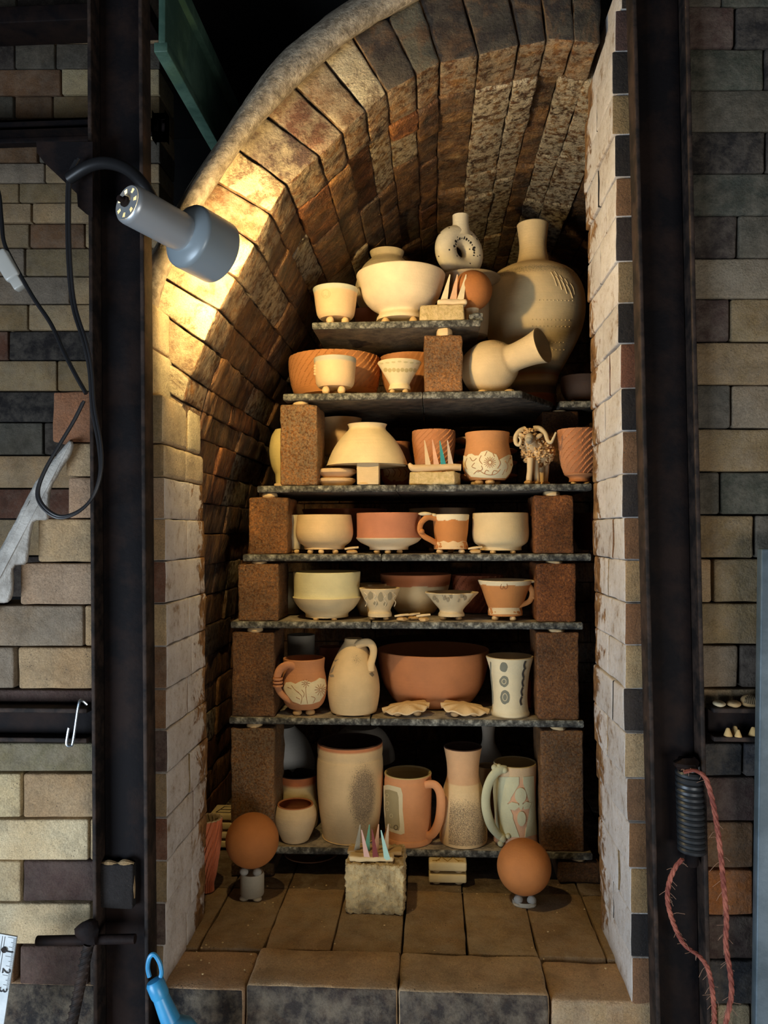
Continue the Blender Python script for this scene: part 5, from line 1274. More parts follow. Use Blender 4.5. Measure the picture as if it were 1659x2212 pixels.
# ram figurine
Yr = YSF + .045
root = empty('ram_figurine', (at(1160, 1040, Yr).x, Yr, SHELF['C']), 'clay ram figurine with curled horns and a knobbly fleece on the third level', 'figurine')
CL = lin(226, 196, 152); FL = lin(222, 182, 128); s_ = sc(at(1160, 985, Yr))
mb = MB(); U = lambda px: px / s_
bc = at(1162, 978, Yr + .012)
blob(mb, bc, (U(30), U(36), U(26)), CL, seg=20, rings=12)
hd = at(1142, 947, Yr - .022)
tube(mb, [bc + Vector((-.006, -.012, .008)), at(1148, 962, Yr - .012), hd], [U(20), U(15), U(12)], 14, CL)
blob(mb, hd + Vector((.0005, -.006, -.001)), (U(9.5), U(13), U(12)), lin(186, 172, 146), seg=16, rings=10)
blob(mb, hd + Vector((-.001, -.014, -.004)), (U(7), U(6), U(6)), lin(176, 164, 142), seg=14, rings=8)
for (xt, xb, yt, dy, rt_, rb_) in ((1146, 1143, 1000, -.018, 7.5, 6.5), (1157, 1160, 1000, -.006, 8, 6.8), (1180, 1178, 998, .022, 8, 6), (1170, 1172, 1000, .036, 7, 6)):
    top_ = at(xt, yt, Yr + dy); bt = at(xb, 1040, Yr + dy); bt = Vector((bt.x, Yr + dy, SHELF['C'] + .0055))
    tube(mb, [top_ + Vector((0, 0, .01)), top_.lerp(bt, .4), bt + Vector((0, 0, .006)), bt], [U(rt_), U(rt_ * .86), U(rb_), U(rb_ * .9)], 12, CL)
mb.build('body', BISQUE, root)
mb = MB()
for (xb, dy) in ((1141, -.018), (1158, -.006), (1179, .022), (1172, .036)):
    x = at(xb, 1040, Yr + dy).x; blob(mb, (x, Yr + dy - .001, SHELF['C'] + .0042), (U(9), .010, .0045), lin(206, 164, 108), amp=.0015, freq=110)
mb.build('hoof_wads', BISQUE, root)
mb = MB(); rg = random.Random(11)
for i in range(520):
    u, v = rg.uniform(-1, 1), rg.uniform(0, 2 * math.pi); w_ = math.sqrt(1 - u * u); d = Vector((w_ * math.cos(v), w_ * math.sin(v), u))
    if i < 400: q = bc + Vector((d.x * U(33), d.y * U(38), d.z * U(28)))
    elif i < 470: q = hd + Vector((.002, .010, -.008)) + Vector((d.x * U(19), d.y * U(14), d.z * U(16)))
    else: q = hd + Vector((.001, .0045, .010)) + Vector((d.x * U(13), d.y * U(12), d.z * U(8)))
    if q.y < hd.y - .004 and (q - hd).length < U(15) and i < 470: continue
    a = rg.uniform(0, 6.28); e = Vector((math.cos(a), math.sin(a), rg.uniform(-.6, .6))); l_ = U(rg.uniform(2.2, 4.2))
    tube(mb, [q - e * l_ * .5, q + d * l_ * .9, q + e * l_], [U(2.2), U(2.0), U(1.3)], 5, FL, smooth=2)
o = mb.build('fleece', BISQUE, root); o['kind'] = 'stuff'
for pts in ([(1134, 927, -.01), (1122, 932, -.016), (1114, 944, -.022), (1115, 958, -.026), (1122, 961, -.028), (1125, 951, -.03), (1121, 943, -.031)], [(1152, 926, -.01), (1166, 926, -.012), (1178, 937, -.018), (1183, 951, -.024), (1190, 956, -.028), (1196, 946, -.03), (1201, 934, -.03)]):
    mb = MB(); q = [at(x, y, Yr + dy) for x, y, dy in pts]; n = len(q); tube(mb, q, [U(6.5 - 4.4 * i / (n - 1)) for i in range(n)], 12, lin(224, 200, 158), smooth=7); mb.build('horn', BISQUE, root)
for (x, y, an) in ((1128, 941, .6), (1164, 942, -.5)):
    mb = MB(); blob(mb, at(x, y, Yr - .022), (U(9), U(4), U(5)), CL, rot=Matrix.Rotation(an, 3, 'Y')); mb.build('ear', BISQUE, root)
p = pot('cup', 'cup', 'terracotta cup deeply carved with slanting flutes at the right end of the third level', 'C', 1253, [(23, 1041), (22, 1034), (25, 1030), (33, 1024), (41, 1000), (45.5, 962), (47.5, 930)], lin(196, 132, 86), mod=flute(19, -25, .0044, zlo=.016), seg=240, smooth=16, wads=1, wr=.006, parts=True, b=.01)

# ---------------------------------------------------------------- fourth level
pot('bowl', 'bowl', 'round cream bowl on clay balls at the left of the fourth level', 'D', 701, [(44, 1186), (43.5, 1181), (46, 1178), (56, 1170), (61.5, 1155), (61, 1136), (58, 1114)], lin(230, 200, 154), wads=1, wr=.0062, wadang=(-.75, -.05, .75, math.pi))
p = pot('bowl', 'bowl', 'pink bowl with a white lower half on clay balls, fourth level', 'D', 840, [(42, 1187), (42, 1182), (46, 1179), (61, 1172), (69.5, 1164), (70.5, 1161), (69, 1158), (69, 1135), (69.5, 1110)], lin(234, 210, 172), bands=[(1162, lin(196, 128, 94))], wads=1, wr=.0062, wadang=(-.7, -.02, .72, math.pi), smooth=2)
p = pot('mug', 'mug', 'orange mug with dripped white rim and cream foot on the fourth level', 'D', 974, [(37, 1186), (37, 1180), (35, 1173), (34, 1166), (36.5, 1150), (38, 1130), (39.5, 1113)], lin(194, 126, 66), bands=[(1124, lin(232, 216, 180))], wavy=.0022, wads=1, wr=.0064, parts=True, inner=CREAM, smooth=14, seg=110)
p2 = p
mb = MB(); patch(mb, p, [(x, 1170 + 2 * math.sin(x * .3)) for x in range(938, 1013, 5)] + [(x, 1186) for x in range(1011, 936, -6)], .0004, lin(226, 194, 150), cen=(974, 1179)); part(p, 'cream_foot', mb, 'cream foot band')
handle(p, [(944, 1121, -.018, 6), (926, 1117, -.026, 6.5), (911, 1128, -.028, 6.2), (907, 1145, -.028, 6), (916, 1158, -.027, 6), (930, 1166, -.022, 6), (942, 1173, -.014, 6)], 6, lin(194, 126, 66))
mb = MB(); blob(mb, at(911, 1148, p.Y - .030), (.0055, .006, .0055), lin(194, 126, 66)); blob(mb, at(918, 1110, p.Y - .026), (.014, .006, .004), lin(228, 210, 172), amp=.001); blob(mb, at(936, 1113, p.Y - .02), (.008, .006, .004), lin(228, 210, 172), amp=.001); part(p, 'knob', mb)
pot('bowl', 'bowl', 'round cream bowl on clay balls beside the right post, fourth level', 'D', 1081, [(45, 1188), (44.5, 1182), (47, 1179), (57, 1171), (61, 1155), (60.5, 1136), (59.5, 1110)], lin(222, 196, 150), wads=1, wr=.006, wadang=(-.5, .62, math.pi))
pot('cup', 'cup', 'white cup mostly hidden behind the left post of the fourth level', 'D', 636, [(13, 1186), (14, 1150), (14, 1114)], lin(196, 186, 160), b=.05)
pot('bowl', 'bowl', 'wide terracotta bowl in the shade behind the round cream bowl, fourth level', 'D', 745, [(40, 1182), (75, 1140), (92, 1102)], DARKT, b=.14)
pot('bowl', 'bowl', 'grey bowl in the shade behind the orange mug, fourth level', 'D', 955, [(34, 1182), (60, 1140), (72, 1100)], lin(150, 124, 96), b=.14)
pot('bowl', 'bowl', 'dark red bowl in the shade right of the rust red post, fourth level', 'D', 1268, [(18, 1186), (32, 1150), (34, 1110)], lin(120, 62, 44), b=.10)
def scrap(x0, y0, key, label, kind='scrap', n=2, b=0.012):
    root = empty('clay_scrap', (at(x0, y0, YSF + b).x, YSF + b, SHELF[key]), label, 'clay scrap'); z = SHELF[key]
    m1 = MB(); c_ = at(x0, y0, YSF + b); blob(m1, (c_.x, YSF + b, z + .0042), (.011, .010, .0045), lin(204, 166, 112), amp=.003, freq=120); m1.build('lump', BISQUE, root)
    m2 = MB(); a = Vector((c_.x - .014, YSF + b, z + .011)); tube(m2, [a + Vector((0, 0, -.001)), a + Vector((.012, -.002, .001)), a + Vector((.027, .002, .0022))], [.0018, .0024, .002], 8, lin(226, 200, 156)); m2.build('sliver', BISQUE, root)
scrap(760, 1187, 'D', 'clay scraps on the fourth level, left of the pink and white bowl')
scrap(1027, 1187, 'D', 'clay scraps on the fourth level, between the orange mug and cream bowl')

# ---------------------------------------------------------------- fifth level
pot('cup', 'cup', 'white cup with three dark holes behind the left post, fifth level', 'E', 614, [(32, 1327), (31, 1318), (26, 1285), (27, 1238)], lin(206, 196, 164), b=.122, parts=True, wads=1)
pp = pot('bowl', 'bowl', 'large pale yellow bowl with a ridge at its waist, fifth level', 'E', 706, [(46.5, 1331), (46, 1326), (48, 1322), (58, 1314), (68, 1301), (73, 1291), (73.5, 1288.5), (71, 1286.5), (71, 1262), (72.5, 1236)], lin(226, 204, 160), bands=[(1289, YELW)], wads=1, wr=.006, wadang=(-.45, .5, math.pi), smooth=2)
p = pot('cup', 'cup', 'small flared cup with white swirls on grey patches, fifth level', 'E', 820, [(25.5, 1331), (25.5, 1324), (23, 1318), (27, 1308), (35, 1292), (44.5, 1271)], lin(220, 196, 154), wads=1, wr=.006, parts=True, wadcol=lin(150, 128, 98))
mb = MB()
for (x, y, a, b_) in ((800, 1287, 6, 9), (822, 1290, 6, 11), (842, 1288, 5, 9), (812, 1303, 5, 5), (832, 1305, 4, 5)): patch(mb, p, oval(x, y, a, b_, 12, wob=.15, seed=int(x)), .0004, lin(166, 150, 118))
part(p, 'painted_patches', mb, 'grey patches')
mb = MB()
for x0 in (790, 810, 831, 851): stroke(mb, p, [(x0 - 3, 1280), (x0 + 3, 1286), (x0 - 2, 1293), (x0 + 3, 1301), (x0, 1310)], 2.2, lin(230, 212, 176), .0007)
part(p, 'swirls', mb, 'white swirls')
pot('bowl', 'bowl', 'tan bowl in the shade between the yellow bowl and the swirled cup, fifth level', 'E', 800, [(20, 1336), (31, 1305), (35, 1262)], lin(200, 168, 118), b=.085)
pot('bowl', 'bowl', 'deep bowl with terracotta rim and white body, behind the small wavy cup', 'E', 897, [(28, 1338), (44, 1318), (64, 1288), (73, 1263), (77, 1241)], lin(222, 194, 148), bands=[(1263, lin(190, 118, 76))], wavy=.0015, b=.10, smooth=12, seg=110)
def wavyrim(n, amp):
    return lambda th, z, r_, p: r_ * (1 + amp * math.sin(n * th) * max(0, (z - .020) / .02))
p = pot('cup', 'cup', 'small grey dappled cup with a wavy petal rim, middle of the fifth level', 'E', 974, [(28.5, 1330), (28, 1325), (25, 1319), (29, 1312), (38, 1302), (48, 1289), (56, 1280)], lin(206, 184, 146), wads=1, wr=.0068, parts=True, mod=wavyrim(9, .045), wadcol=lin(140, 118, 90))
mb = MB()
for i in range(11): patch(mb, p, oval(938 + i * 7.4, 1292 + 5 * math.sin(i * 2.1), 3.6, 5, 9, wob=.2, seed=i), .0006, lin(160, 142, 112))
part(p, 'dapples', mb, 'grey dapples')
pot('bowl', 'bowl', 'terracotta bowl carved with flutes in the shade behind the orange cup, fifth level', 'E', 1030, [(36, 1338), (50, 1305), (56, 1243)], lin(176, 100, 66), b=.145, mod=flute(22, -16, .0028), seg=200, smooth=16)
p = pot('cup', 'cup', 'orange cup with white rim and a looped handle at the right, fifth level', 'E', 1090, [(37, 1328), (37, 1320), (36, 1313), (40, 1302), (49, 1276), (58, 1254)], lin(192, 127, 68), bands=[(1262, lin(226, 208, 172))], wavy=.0014, wads=1, wr=.0068, wadang=(-.85, .45, math.pi), parts=True, inner=CREAM, smooth=12, seg=110)
mb = MB(); patch(mb, p, [(x, 1313) for x in range(1056, 1126, 5)] + [(x, 1327) for x in range(1125, 1054, -6)], .0004, lin(222, 196, 154), cen=(1090, 1320)); part(p, 'cream_foot', mb, 'cream foot band')
mb = MB(); stroke(mb, p, [(1083, 1262), (1081, 1270), (1086, 1272), (1088, 1266), (1091, 1272), (1096, 1269), (1095, 1261)], 1.4, lin(130, 74, 34)); part(p, 'stamp', mb)
handle(p, [(1126, 1262, -.008, 6), (1141, 1265, -.012, 6.5), (1150, 1280, -.013, 6), (1144, 1298, -.013, 5.5), (1126, 1307, -.018, 5), (1112, 1313, -.024, 4.5)], 6, lin(192, 127, 68))
mb = MB(); blob(mb, at(1143, 1256, p.Y - .012), (.013, .006, .0035), lin(222, 204, 164), amp=.001); blob(mb, at(1152, 1290, p.Y - .012), (.0045, .005, .0045), lin(192, 127, 68)); part(p, 'knob', mb)
scrap(868, 1330, 'E', 'clay scraps on the fifth level, just right of the swirled cup')
scrap(915, 1330, 'E', 'clay scraps on the fifth level, just left of the wavy rimmed cup')
scrap(893, 1334, 'E', 'clay scraps on the fifth level in front of the deep two toned bowl', b=.03)

# ---------------------------------------------------------------- sixth level
def flowerline(mb, p, cx, cy, r_, n=12, col=LINE, w_=1.2):
    for i in range(n):
        a = 2 * math.pi * i / n; stroke(mb, p, [(cx + math.cos(a) * r_ * .35, cy + math.sin(a) * r_ * .35), (cx + math.cos(a) * r_, cy + math.sin(a) * r_)], w_, col, .0012)
    stroke(mb, p, oval(cx, cy, r_ * .25, r_ * .25, 8) + [(cx + r_ * .25, cy)], w_, col, .0012, smooth=0)
p = pot('mug', 'mug', 'terracotta mug with a white flower band and ringed handle at the left, sixth level', 'F', 656.5, [(33, 1527), (42, 1517), (47.5, 1500), (49, 1481), (47, 1462), (43.5, 1443), (45, 1422)], lin(204, 142, 98), wads=1, wr=.0095, wadang=(-.45, .7, math.pi), parts=True, wadcol=lin(196, 160, 112), maxc=.013)
mb = MB(); patch(mb, p, [(618, 1474), (628, 1473), (638, 1477), (648, 1472), (660, 1469), (672, 1474), (682, 1470), (690, 1464), (701, 1467), (704, 1482), (700, 1500), (690, 1515), (672, 1521), (650, 1522), (632, 1515), (620, 1500), (612, 1486)], .0009, SLIP, cen=(658, 1495), rings=8, dense=4); sb = part(p, 'slip_band', mb, 'carved white slip band')
mb = MB(); flowerline(mb, p, 692, 1490, 13); flowerline(mb, p, 660, 1476, 9, 9)
for pts in ([(660, 1484), (661, 1500), (664, 1520)], [(650, 1520), (652, 1504), (640, 1492)], [(630, 1480), (638, 1490), (646, 1496)], [(652, 1490), (657, 1498), (655, 1506)], [(672, 1504), (680, 1508), (676, 1518)], [(622, 1484), (630, 1488)], [(640, 1506), (648, 1510)]): stroke(mb, p, pts, 1.2, LINE, .0012)
mb.build('incised_lines', BISQUE, sb, label='brown incised lines')
hd_ = handle(p, [(640, 1442, -.034, 7.5), (624, 1436, -.040, 8), (607, 1444, -.040, 8.5), (599, 1462, -.040, 8), (600, 1485, -.040, 7), (612, 1504, -.038, 6), (632, 1517, -.032, 6)], 8, lin(202, 140, 98))
for i in range(3):
    mb = MB(); yy = 1466 + i * 7.5; q = at(600, yy, p.Y - .040); lathe(mb, [(.0068, -.0016), (.0096, -.0022), (.0103, 0), (.0096, .0022), (.0068, .0016)], 20, q, col=lin(202, 140, 98)); mb.build('handle_ring', BISQUE, hd_)
p = pot('jug', 'jug', 'cream bottle shaped jug with a loop handle on the sixth level', 'F', 763, [(49, 1535), (51, 1528), (53, 1518), (56, 1497), (56, 1478), (52.5, 1455), (44, 1430), (33, 1407), (25, 1394), (20.5, 1387), (19, 1380)], lin(226, 196, 148), wads=1, wr=.0105, wadang=(-.62, .72, math.pi), parts=True, wadcol=lin(120, 96, 74), maxc=.012, t=.004, colf=lambda th, z, r_, p: (*lin(226, 196, 148)[:3], .62 * math.exp(-((z - p.zb - .108) / .016) ** 2 - ((th - .25) / .45) ** 2)))
handle(p, [(770, 1396, -.020, 7), (783, 1389, -.022, 8.5), (798, 1389, -.022, 8.5), (806, 1400, -.022, 8), (806, 1416, -.022, 7.5), (801, 1434, -.026, 8), (801, 1450, -.028, 8)], 8, lin(226, 196, 148))
mb = MB()
for poly in ([(724, 1436), (716, 1446), (713, 1455), (719, 1452)], [(711, 1457), (720, 1457), (722, 1462), (714, 1463)], [(722, 1426), (732, 1424), (724, 1430)]): patch(mb, p, poly, .0005, lin(160, 148, 130))
patch(mb, p, [(797, 1455), (804, 1452), (808, 1458), (804, 1462)], .0005, lin(140, 124, 100)); part(p, 'painted_marks', mb, 'grey brush marks')
pot('bowl', 'bowl', 'very wide terracotta bowl in the middle of the sixth level', 'F', 934, [(54, 1532), (62, 1526), (86, 1508), (106, 1476), (114, 1450), (118, 1428), (120.5, 1403)], lin(186, 120, 74), b=.062, t=.005, seg=90)
def shell_dish(cx, y0, x0, x1, label, fl):
    Y = YSF + .032; c_ = at(cx, y0, Y); s_ = sc(c_); R_ = (x1 - x0) / 2 / s_; z0 = SHELF['F'] + .016; root = empty('shell_dish', (c_.x, Y, SHELF['F']), label, 'dish'); mb = MB(); V = []; Fc = []; n, m_ = 72, 12
    tilt = Matrix.Rotation(fl * .12, 3, 'Y') @ Matrix.Rotation(.16, 3, 'X')
    for lay in (0, 1):
        for i in range(m_ + 1):
            f = i / m_
            for j in range(n):
                t = 2 * math.pi * j / n; e = f ** 3; rr = R_ * f * (1 + e * (.022 * math.sin(9 * t) + .06 * math.sin(3 * t + fl)))
                q = Vector((math.cos(t) * rr, math.sin(t) * rr * .62, .009 * (1 - f * f) + e * .0026 * math.sin(9 * t + .6 * math.sin(2 * t)) - lay * .003)); V.append(Vector((c_.x, Y, z0)) + tilt @ q)
    K = (m_ + 1) * n
    for i in range(m_):
        for j in range(n):
            a, b_, c2, d = i * n + j, i * n + (j + 1) % n, (i + 1) * n + (j + 1) % n, (i + 1) * n + j; Fc.append([a, d, c2, b_]); Fc.append([K + a, K + b_, K + c2, K + d])
    for j in range(n): a, b_ = m_ * n + j, m_ * n + (j + 1) % n; Fc.append([a, K + a, K + b_, b_])
    C_ = lin(226, 196, 150); mb.add(V, Fc, (C_[0], C_[1], C_[2], .38 if fl < 0 else .12)); mb.build('body', BISQUE, root)
    for dx, dy in ((-.018, -.012), (.02, -.008), (0, .016)):
        m2 = MB(); blob(m2, (c_.x + dx, Y + dy, SHELF['F'] + .006), (.008, .008, .0062), lin(190, 156, 112), amp=.001); m2.build('wad', BISQUE, root)
shell_dish(879, 1520, 828, 930, 'speckled scalloped shell dish in front of the big bowl, beside the jug', -1)
shell_dish(1002, 1520, 950, 1054, 'plain scalloped shell dish in front of the big bowl, beside the white spotted cup', 1)
p = pot('cup', 'cup', 'tall white cup with grey ringed spots and dark brush lines, sixth level', 'F', 1099, [(41, 1544), (41.5, 1538), (39, 1531), (37, 1510), (38, 1485), (42, 1450), (51, 1418)], lin(226, 212, 178), parts=True, wads=1, wr=.008, inner=lin(200, 178, 140), wadcol=lin(120, 96, 74))
mb = MB(); SL = lin(122, 122, 108)
for (x, y, a, b_) in ((1088, 1441, 8.5, 11), (1089, 1472, 10, 12), (1091, 1506, 10.5, 15)): patch(mb, p, oval(x, y, a, b_, 16, wob=.06, seed=int(y)), .0004, SL)
spots = part(p, 'painted_spots', mb, 'grey spots')
mb = MB()
for (x, y, a, b_) in ((1089, 1472, 4.5, 5.5), (1091, 1506, 5, 8)): stroke(mb, p, oval(x, y, a, b_, 12) + [(x + a, y)], 1.6, lin(214, 200, 166), .0006, smooth=0)
mb.build('spot_rings', BISQUE, spots, label='pale rings')
mb = MB()
stroke(mb, p, [(1060, 1430), (1061, 1460), (1064, 1490), (1065, 1520)], 5, lin(128, 126, 112), .0002); part(p, 'brush_line', mb, 'grey brush line'); mb = MB()
for (x, y) in ((1134, 1437), (1131, 1455), (1130, 1474), (1128, 1494), (1126, 1514)): stroke(mb, p, [(x + 1, y - 9), (x - 2, y), (x, y + 9)], 5.5, lin(70, 64, 58), .0003, flat=.4)
part(p, 'brush_line', mb, 'dark chain of brush strokes')
mb = MB(); q0, q1 = at(1140, 1542, YSF + .10), at(1162, 1470, YSF + .10); wbox(mb, (q0.x, YSF + .1, SHELF['F'] + .0004), (q1.x, YSF + .13, q1.z), .003, lin(196, 112, 70), .0006); tag(mb.build('terracotta_block', BISQUE), 'small terracotta block in the dark between spotted cup and tall right post', 'block')
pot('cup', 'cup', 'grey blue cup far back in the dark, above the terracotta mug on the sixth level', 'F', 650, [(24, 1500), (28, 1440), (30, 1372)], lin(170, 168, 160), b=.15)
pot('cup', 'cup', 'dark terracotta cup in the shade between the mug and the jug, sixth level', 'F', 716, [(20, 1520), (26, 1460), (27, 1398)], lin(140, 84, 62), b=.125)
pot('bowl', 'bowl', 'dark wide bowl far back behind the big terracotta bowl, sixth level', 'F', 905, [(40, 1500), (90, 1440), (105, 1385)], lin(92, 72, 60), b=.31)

# ---------------------------------------------------------------- lowest shelf
p = pot('cup', 'cup', 'small round cream cup with brown inside at the left of the lowest shelf', 'G', 637.5, [(27, 1822), (27.5, 1816), (31, 1808), (40, 1788), (45.5, 1765), (45, 1752), (41.5, 1742), (39, 1737)], lin(222, 198, 160), wads=1, wr=.0048, inner=lin(178, 116, 78), wadang=(-.95, .95, math.pi))
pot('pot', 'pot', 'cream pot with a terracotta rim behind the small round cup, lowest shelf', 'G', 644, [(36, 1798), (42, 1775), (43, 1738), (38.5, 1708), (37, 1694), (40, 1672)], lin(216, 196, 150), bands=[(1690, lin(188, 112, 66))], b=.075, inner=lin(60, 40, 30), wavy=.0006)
def jarcol(th, z, r_, p):
    y = p_top - (z - p.zb) * p.s
    if y < 1629: c = lin(198, 128, 84)
    else: c = lin(224, 194, 148)
    d = ((th - .52) / .50) ** 2 + ((y - 1722) / 74) ** 2
    if th > math.pi: d = 9
    return (c[0], c[1], c[2], min(1, 1.15 * math.exp(-(d * .95) ** 1.6)) if d < 6 else 0)
p_top = 1824
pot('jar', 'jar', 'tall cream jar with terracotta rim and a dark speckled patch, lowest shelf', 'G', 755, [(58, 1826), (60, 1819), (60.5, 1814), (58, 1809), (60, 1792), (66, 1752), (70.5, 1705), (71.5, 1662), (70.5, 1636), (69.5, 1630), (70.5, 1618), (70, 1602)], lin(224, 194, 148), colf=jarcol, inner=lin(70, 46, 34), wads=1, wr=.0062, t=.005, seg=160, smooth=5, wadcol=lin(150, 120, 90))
p = pot('mug', 'mug', 'large orange mug with a white framed olive panel and handle at right, lowest shelf', 'G', 879, [(47, 1824), (51, 1817), (52.5, 1808), (51, 1801), (49.5, 1797), (49.5, 1765), (51, 1705), (51, 1684), (50, 1678), (51, 1669)], lin(214, 148, 98), inner=lin(190, 170, 118), parts=True, smooth=3)
mb = MB(); patch(mb, p, [(829, 1697), (838, 1695), (855, 1699), (866, 1702), (870, 1716), (870, 1750), (873, 1780), (874, 1800), (866, 1803), (846, 1797), (833, 1790), (830, 1750)], .0006, lin(222, 204, 164), cen=(850, 1750), rings=5, dense=3); pf = part(p, 'panel_frame', mb, 'white panel frame')
mb = MB(); patch(mb, p, [(831, 1706), (842, 1706), (858, 1711), (861, 1722), (862, 1755), (864, 1785), (862, 1794), (846, 1789), (834, 1782), (831, 1745)], .0011, lin(166, 148, 106), cen=(847, 1750), rings=5, dense=3); mb.build('panel', BISQUE, pf, label='olive panel')
mb = MB()
for (x, y, a) in ((837, 1718, 4), (838, 1735, 4), (846, 1762, 4), (838, 1748, 3), (841, 1783, 4), (856, 1787, 5)): stroke(mb, p, oval(x, y, a * .8, a, 12) + [(x + a * .8, y)], 1.5, lin(206, 186, 140) if x != 856 else lin(90, 70, 40), .0014, smooth=0)
mb.build('circles', BISQUE, pf, label='incised circles')
handle(p, [(906, 1703, -.024, 6.5), (922, 1695, -.030, 8.5), (940, 1696, -.034, 9.5), (951, 1715, -.036, 10), (952, 1748, -.036, 10), (946, 1780, -.034, 9.5), (932, 1803, -.028, 9), (912, 1803, -.022, 8)], 9, lin(214, 148, 98), flat=.6)
def vasecol(th, z, r_, p):
    y = 1826 - (z - p.zb) * p.s
    c = lin(214, 168, 124) if y < 1697 else lin(226, 194, 146)
    v = 0
    if 1705 < y < 1818: v = .8 * min(1, (y - 1700) / 45) * (1 if th < 1.25 or th > 5.6 else .3)
    return (c[0], c[1], c[2], v)
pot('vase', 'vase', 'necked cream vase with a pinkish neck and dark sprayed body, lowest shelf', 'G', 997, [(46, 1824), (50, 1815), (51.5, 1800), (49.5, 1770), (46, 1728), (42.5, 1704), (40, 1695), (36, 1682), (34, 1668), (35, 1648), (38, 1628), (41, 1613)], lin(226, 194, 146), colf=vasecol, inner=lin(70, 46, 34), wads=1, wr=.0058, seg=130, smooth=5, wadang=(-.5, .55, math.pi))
GR = lin(196, 192, 158)
p = pot('stein', 'stein', 'tall pale green stein with a raised flower and big handle at left, lowest shelf', 'G', 1109, [(48, 1830), (49, 1822), (48, 1812), (46, 1790), (44, 1745), (44, 1700), (45.5, 1665), (46, 1647)], lin(214, 164, 128), bands=[(1668, lin(206, 176, 138))], inner=lin(186, 164, 116), parts=True, b=.012)
mb = MB()
for poly in ([(1068, 1678), (1100, 1678), (1121, 1678), (1121, 1694), (1106, 1712), (1103, 1728), (1092, 1735), (1096, 1755), (1108, 1760), (1108, 1790), (1122, 1808), (1075, 1808), (1070, 1760), (1066, 1710)], [(1130, 1678), (1152, 1676), (1154, 1720), (1157, 1770), (1160, 1802), (1134, 1808), (1136, 1790), (1146, 1765), (1150, 1735), (1146, 1722), (1141, 1705), (1130, 1694)]): patch(mb, p, poly, .0012, GR, rings=5, dense=3)
part(p, 'slip_ground', mb, 'pale green slip')
mb = MB()
for poly in (oval(1124, 1718, 12, 17, 16), [(1096, 1738), (1106, 1732), (1118, 1735), (1122, 1742), (1112, 1750), (1102, 1748)], [(1128, 1738), (1136, 1731), (1146, 1734), (1142, 1746), (1132, 1748)], oval(1126, 1768, 9, 16, 14), oval(1125, 1740, 4, 9, 10)): patch(mb, p, poly, .0020, GR, rings=3)
part(p, 'flower_relief', mb, 'raised pale green flower')
sh_ = handle(p, [(1093, 1662, -.036, 8), (1078, 1664, -.042, 10), (1062, 1680, -.045, 10), (1051, 1710, -.046, 10), (1050, 1745, -.046, 10), (1060, 1780, -.045, 10), (1076, 1803, -.042, 8), (1092, 1812, -.036, 8)], 9, lin(198, 196, 162), flat=.6)
mb = MB()
for (x, y, r_) in ((1068, 1658, 7), (1078, 1656, 6), (1090, 1664, 7)): blob(mb, at(x, y, p.Y - .040), r_ / p.s, GR, amp=.001)
mb.build('paw_lobes', BISQUE, sh_); mb = MB()
for (x, y, r_) in ((1086, 1812, 8), (1098, 1806, 6), (1082, 1822, 7)): blob(mb, at(x, y, p.Y - .040), r_ / p.s, GR, amp=.001)
mb.build('paw_lobes', BISQUE, sh_)
pot('cup', 'cup', 'tan cup in the shade between the necked vase and the green stein', 'G', 1052, [(22, 1815), (24, 1740), (25, 1655)], lin(196, 164, 120), b=.115)
pot('vase', 'vase', 'slim necked vase in the dark behind the green stein, lowest shelf', 'G', 1052, [(36, 1800), (52, 1740), (46, 1670), (28, 1632), (15, 1606), (13, 1585), (15, 1568)], lin(170, 158, 146), b=.17)
hs = pot('pedestal', 'stand', 'stand in the dark at back left of the lowest shelf, under a bowl', 'G', 612, [(18, 1800), (18, 1660)], lin(130, 124, 118), b=.19, open_=False, smooth=0)
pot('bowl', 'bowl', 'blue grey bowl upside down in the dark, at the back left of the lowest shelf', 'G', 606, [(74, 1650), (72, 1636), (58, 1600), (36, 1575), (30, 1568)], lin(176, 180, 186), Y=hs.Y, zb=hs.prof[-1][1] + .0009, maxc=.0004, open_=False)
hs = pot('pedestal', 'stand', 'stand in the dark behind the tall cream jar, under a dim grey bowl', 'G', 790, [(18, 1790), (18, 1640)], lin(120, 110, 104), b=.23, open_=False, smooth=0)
pot('bowl', 'bowl', 'dim grey bowl upside down behind the tall cream jar, lowest shelf', 'G', 780, [(72, 1634), (68, 1615), (52, 1585), (34, 1570)], lin(140, 136, 132), Y=hs.Y, zb=hs.prof[-1][1] + .0009, maxc=.0004, open_=False)

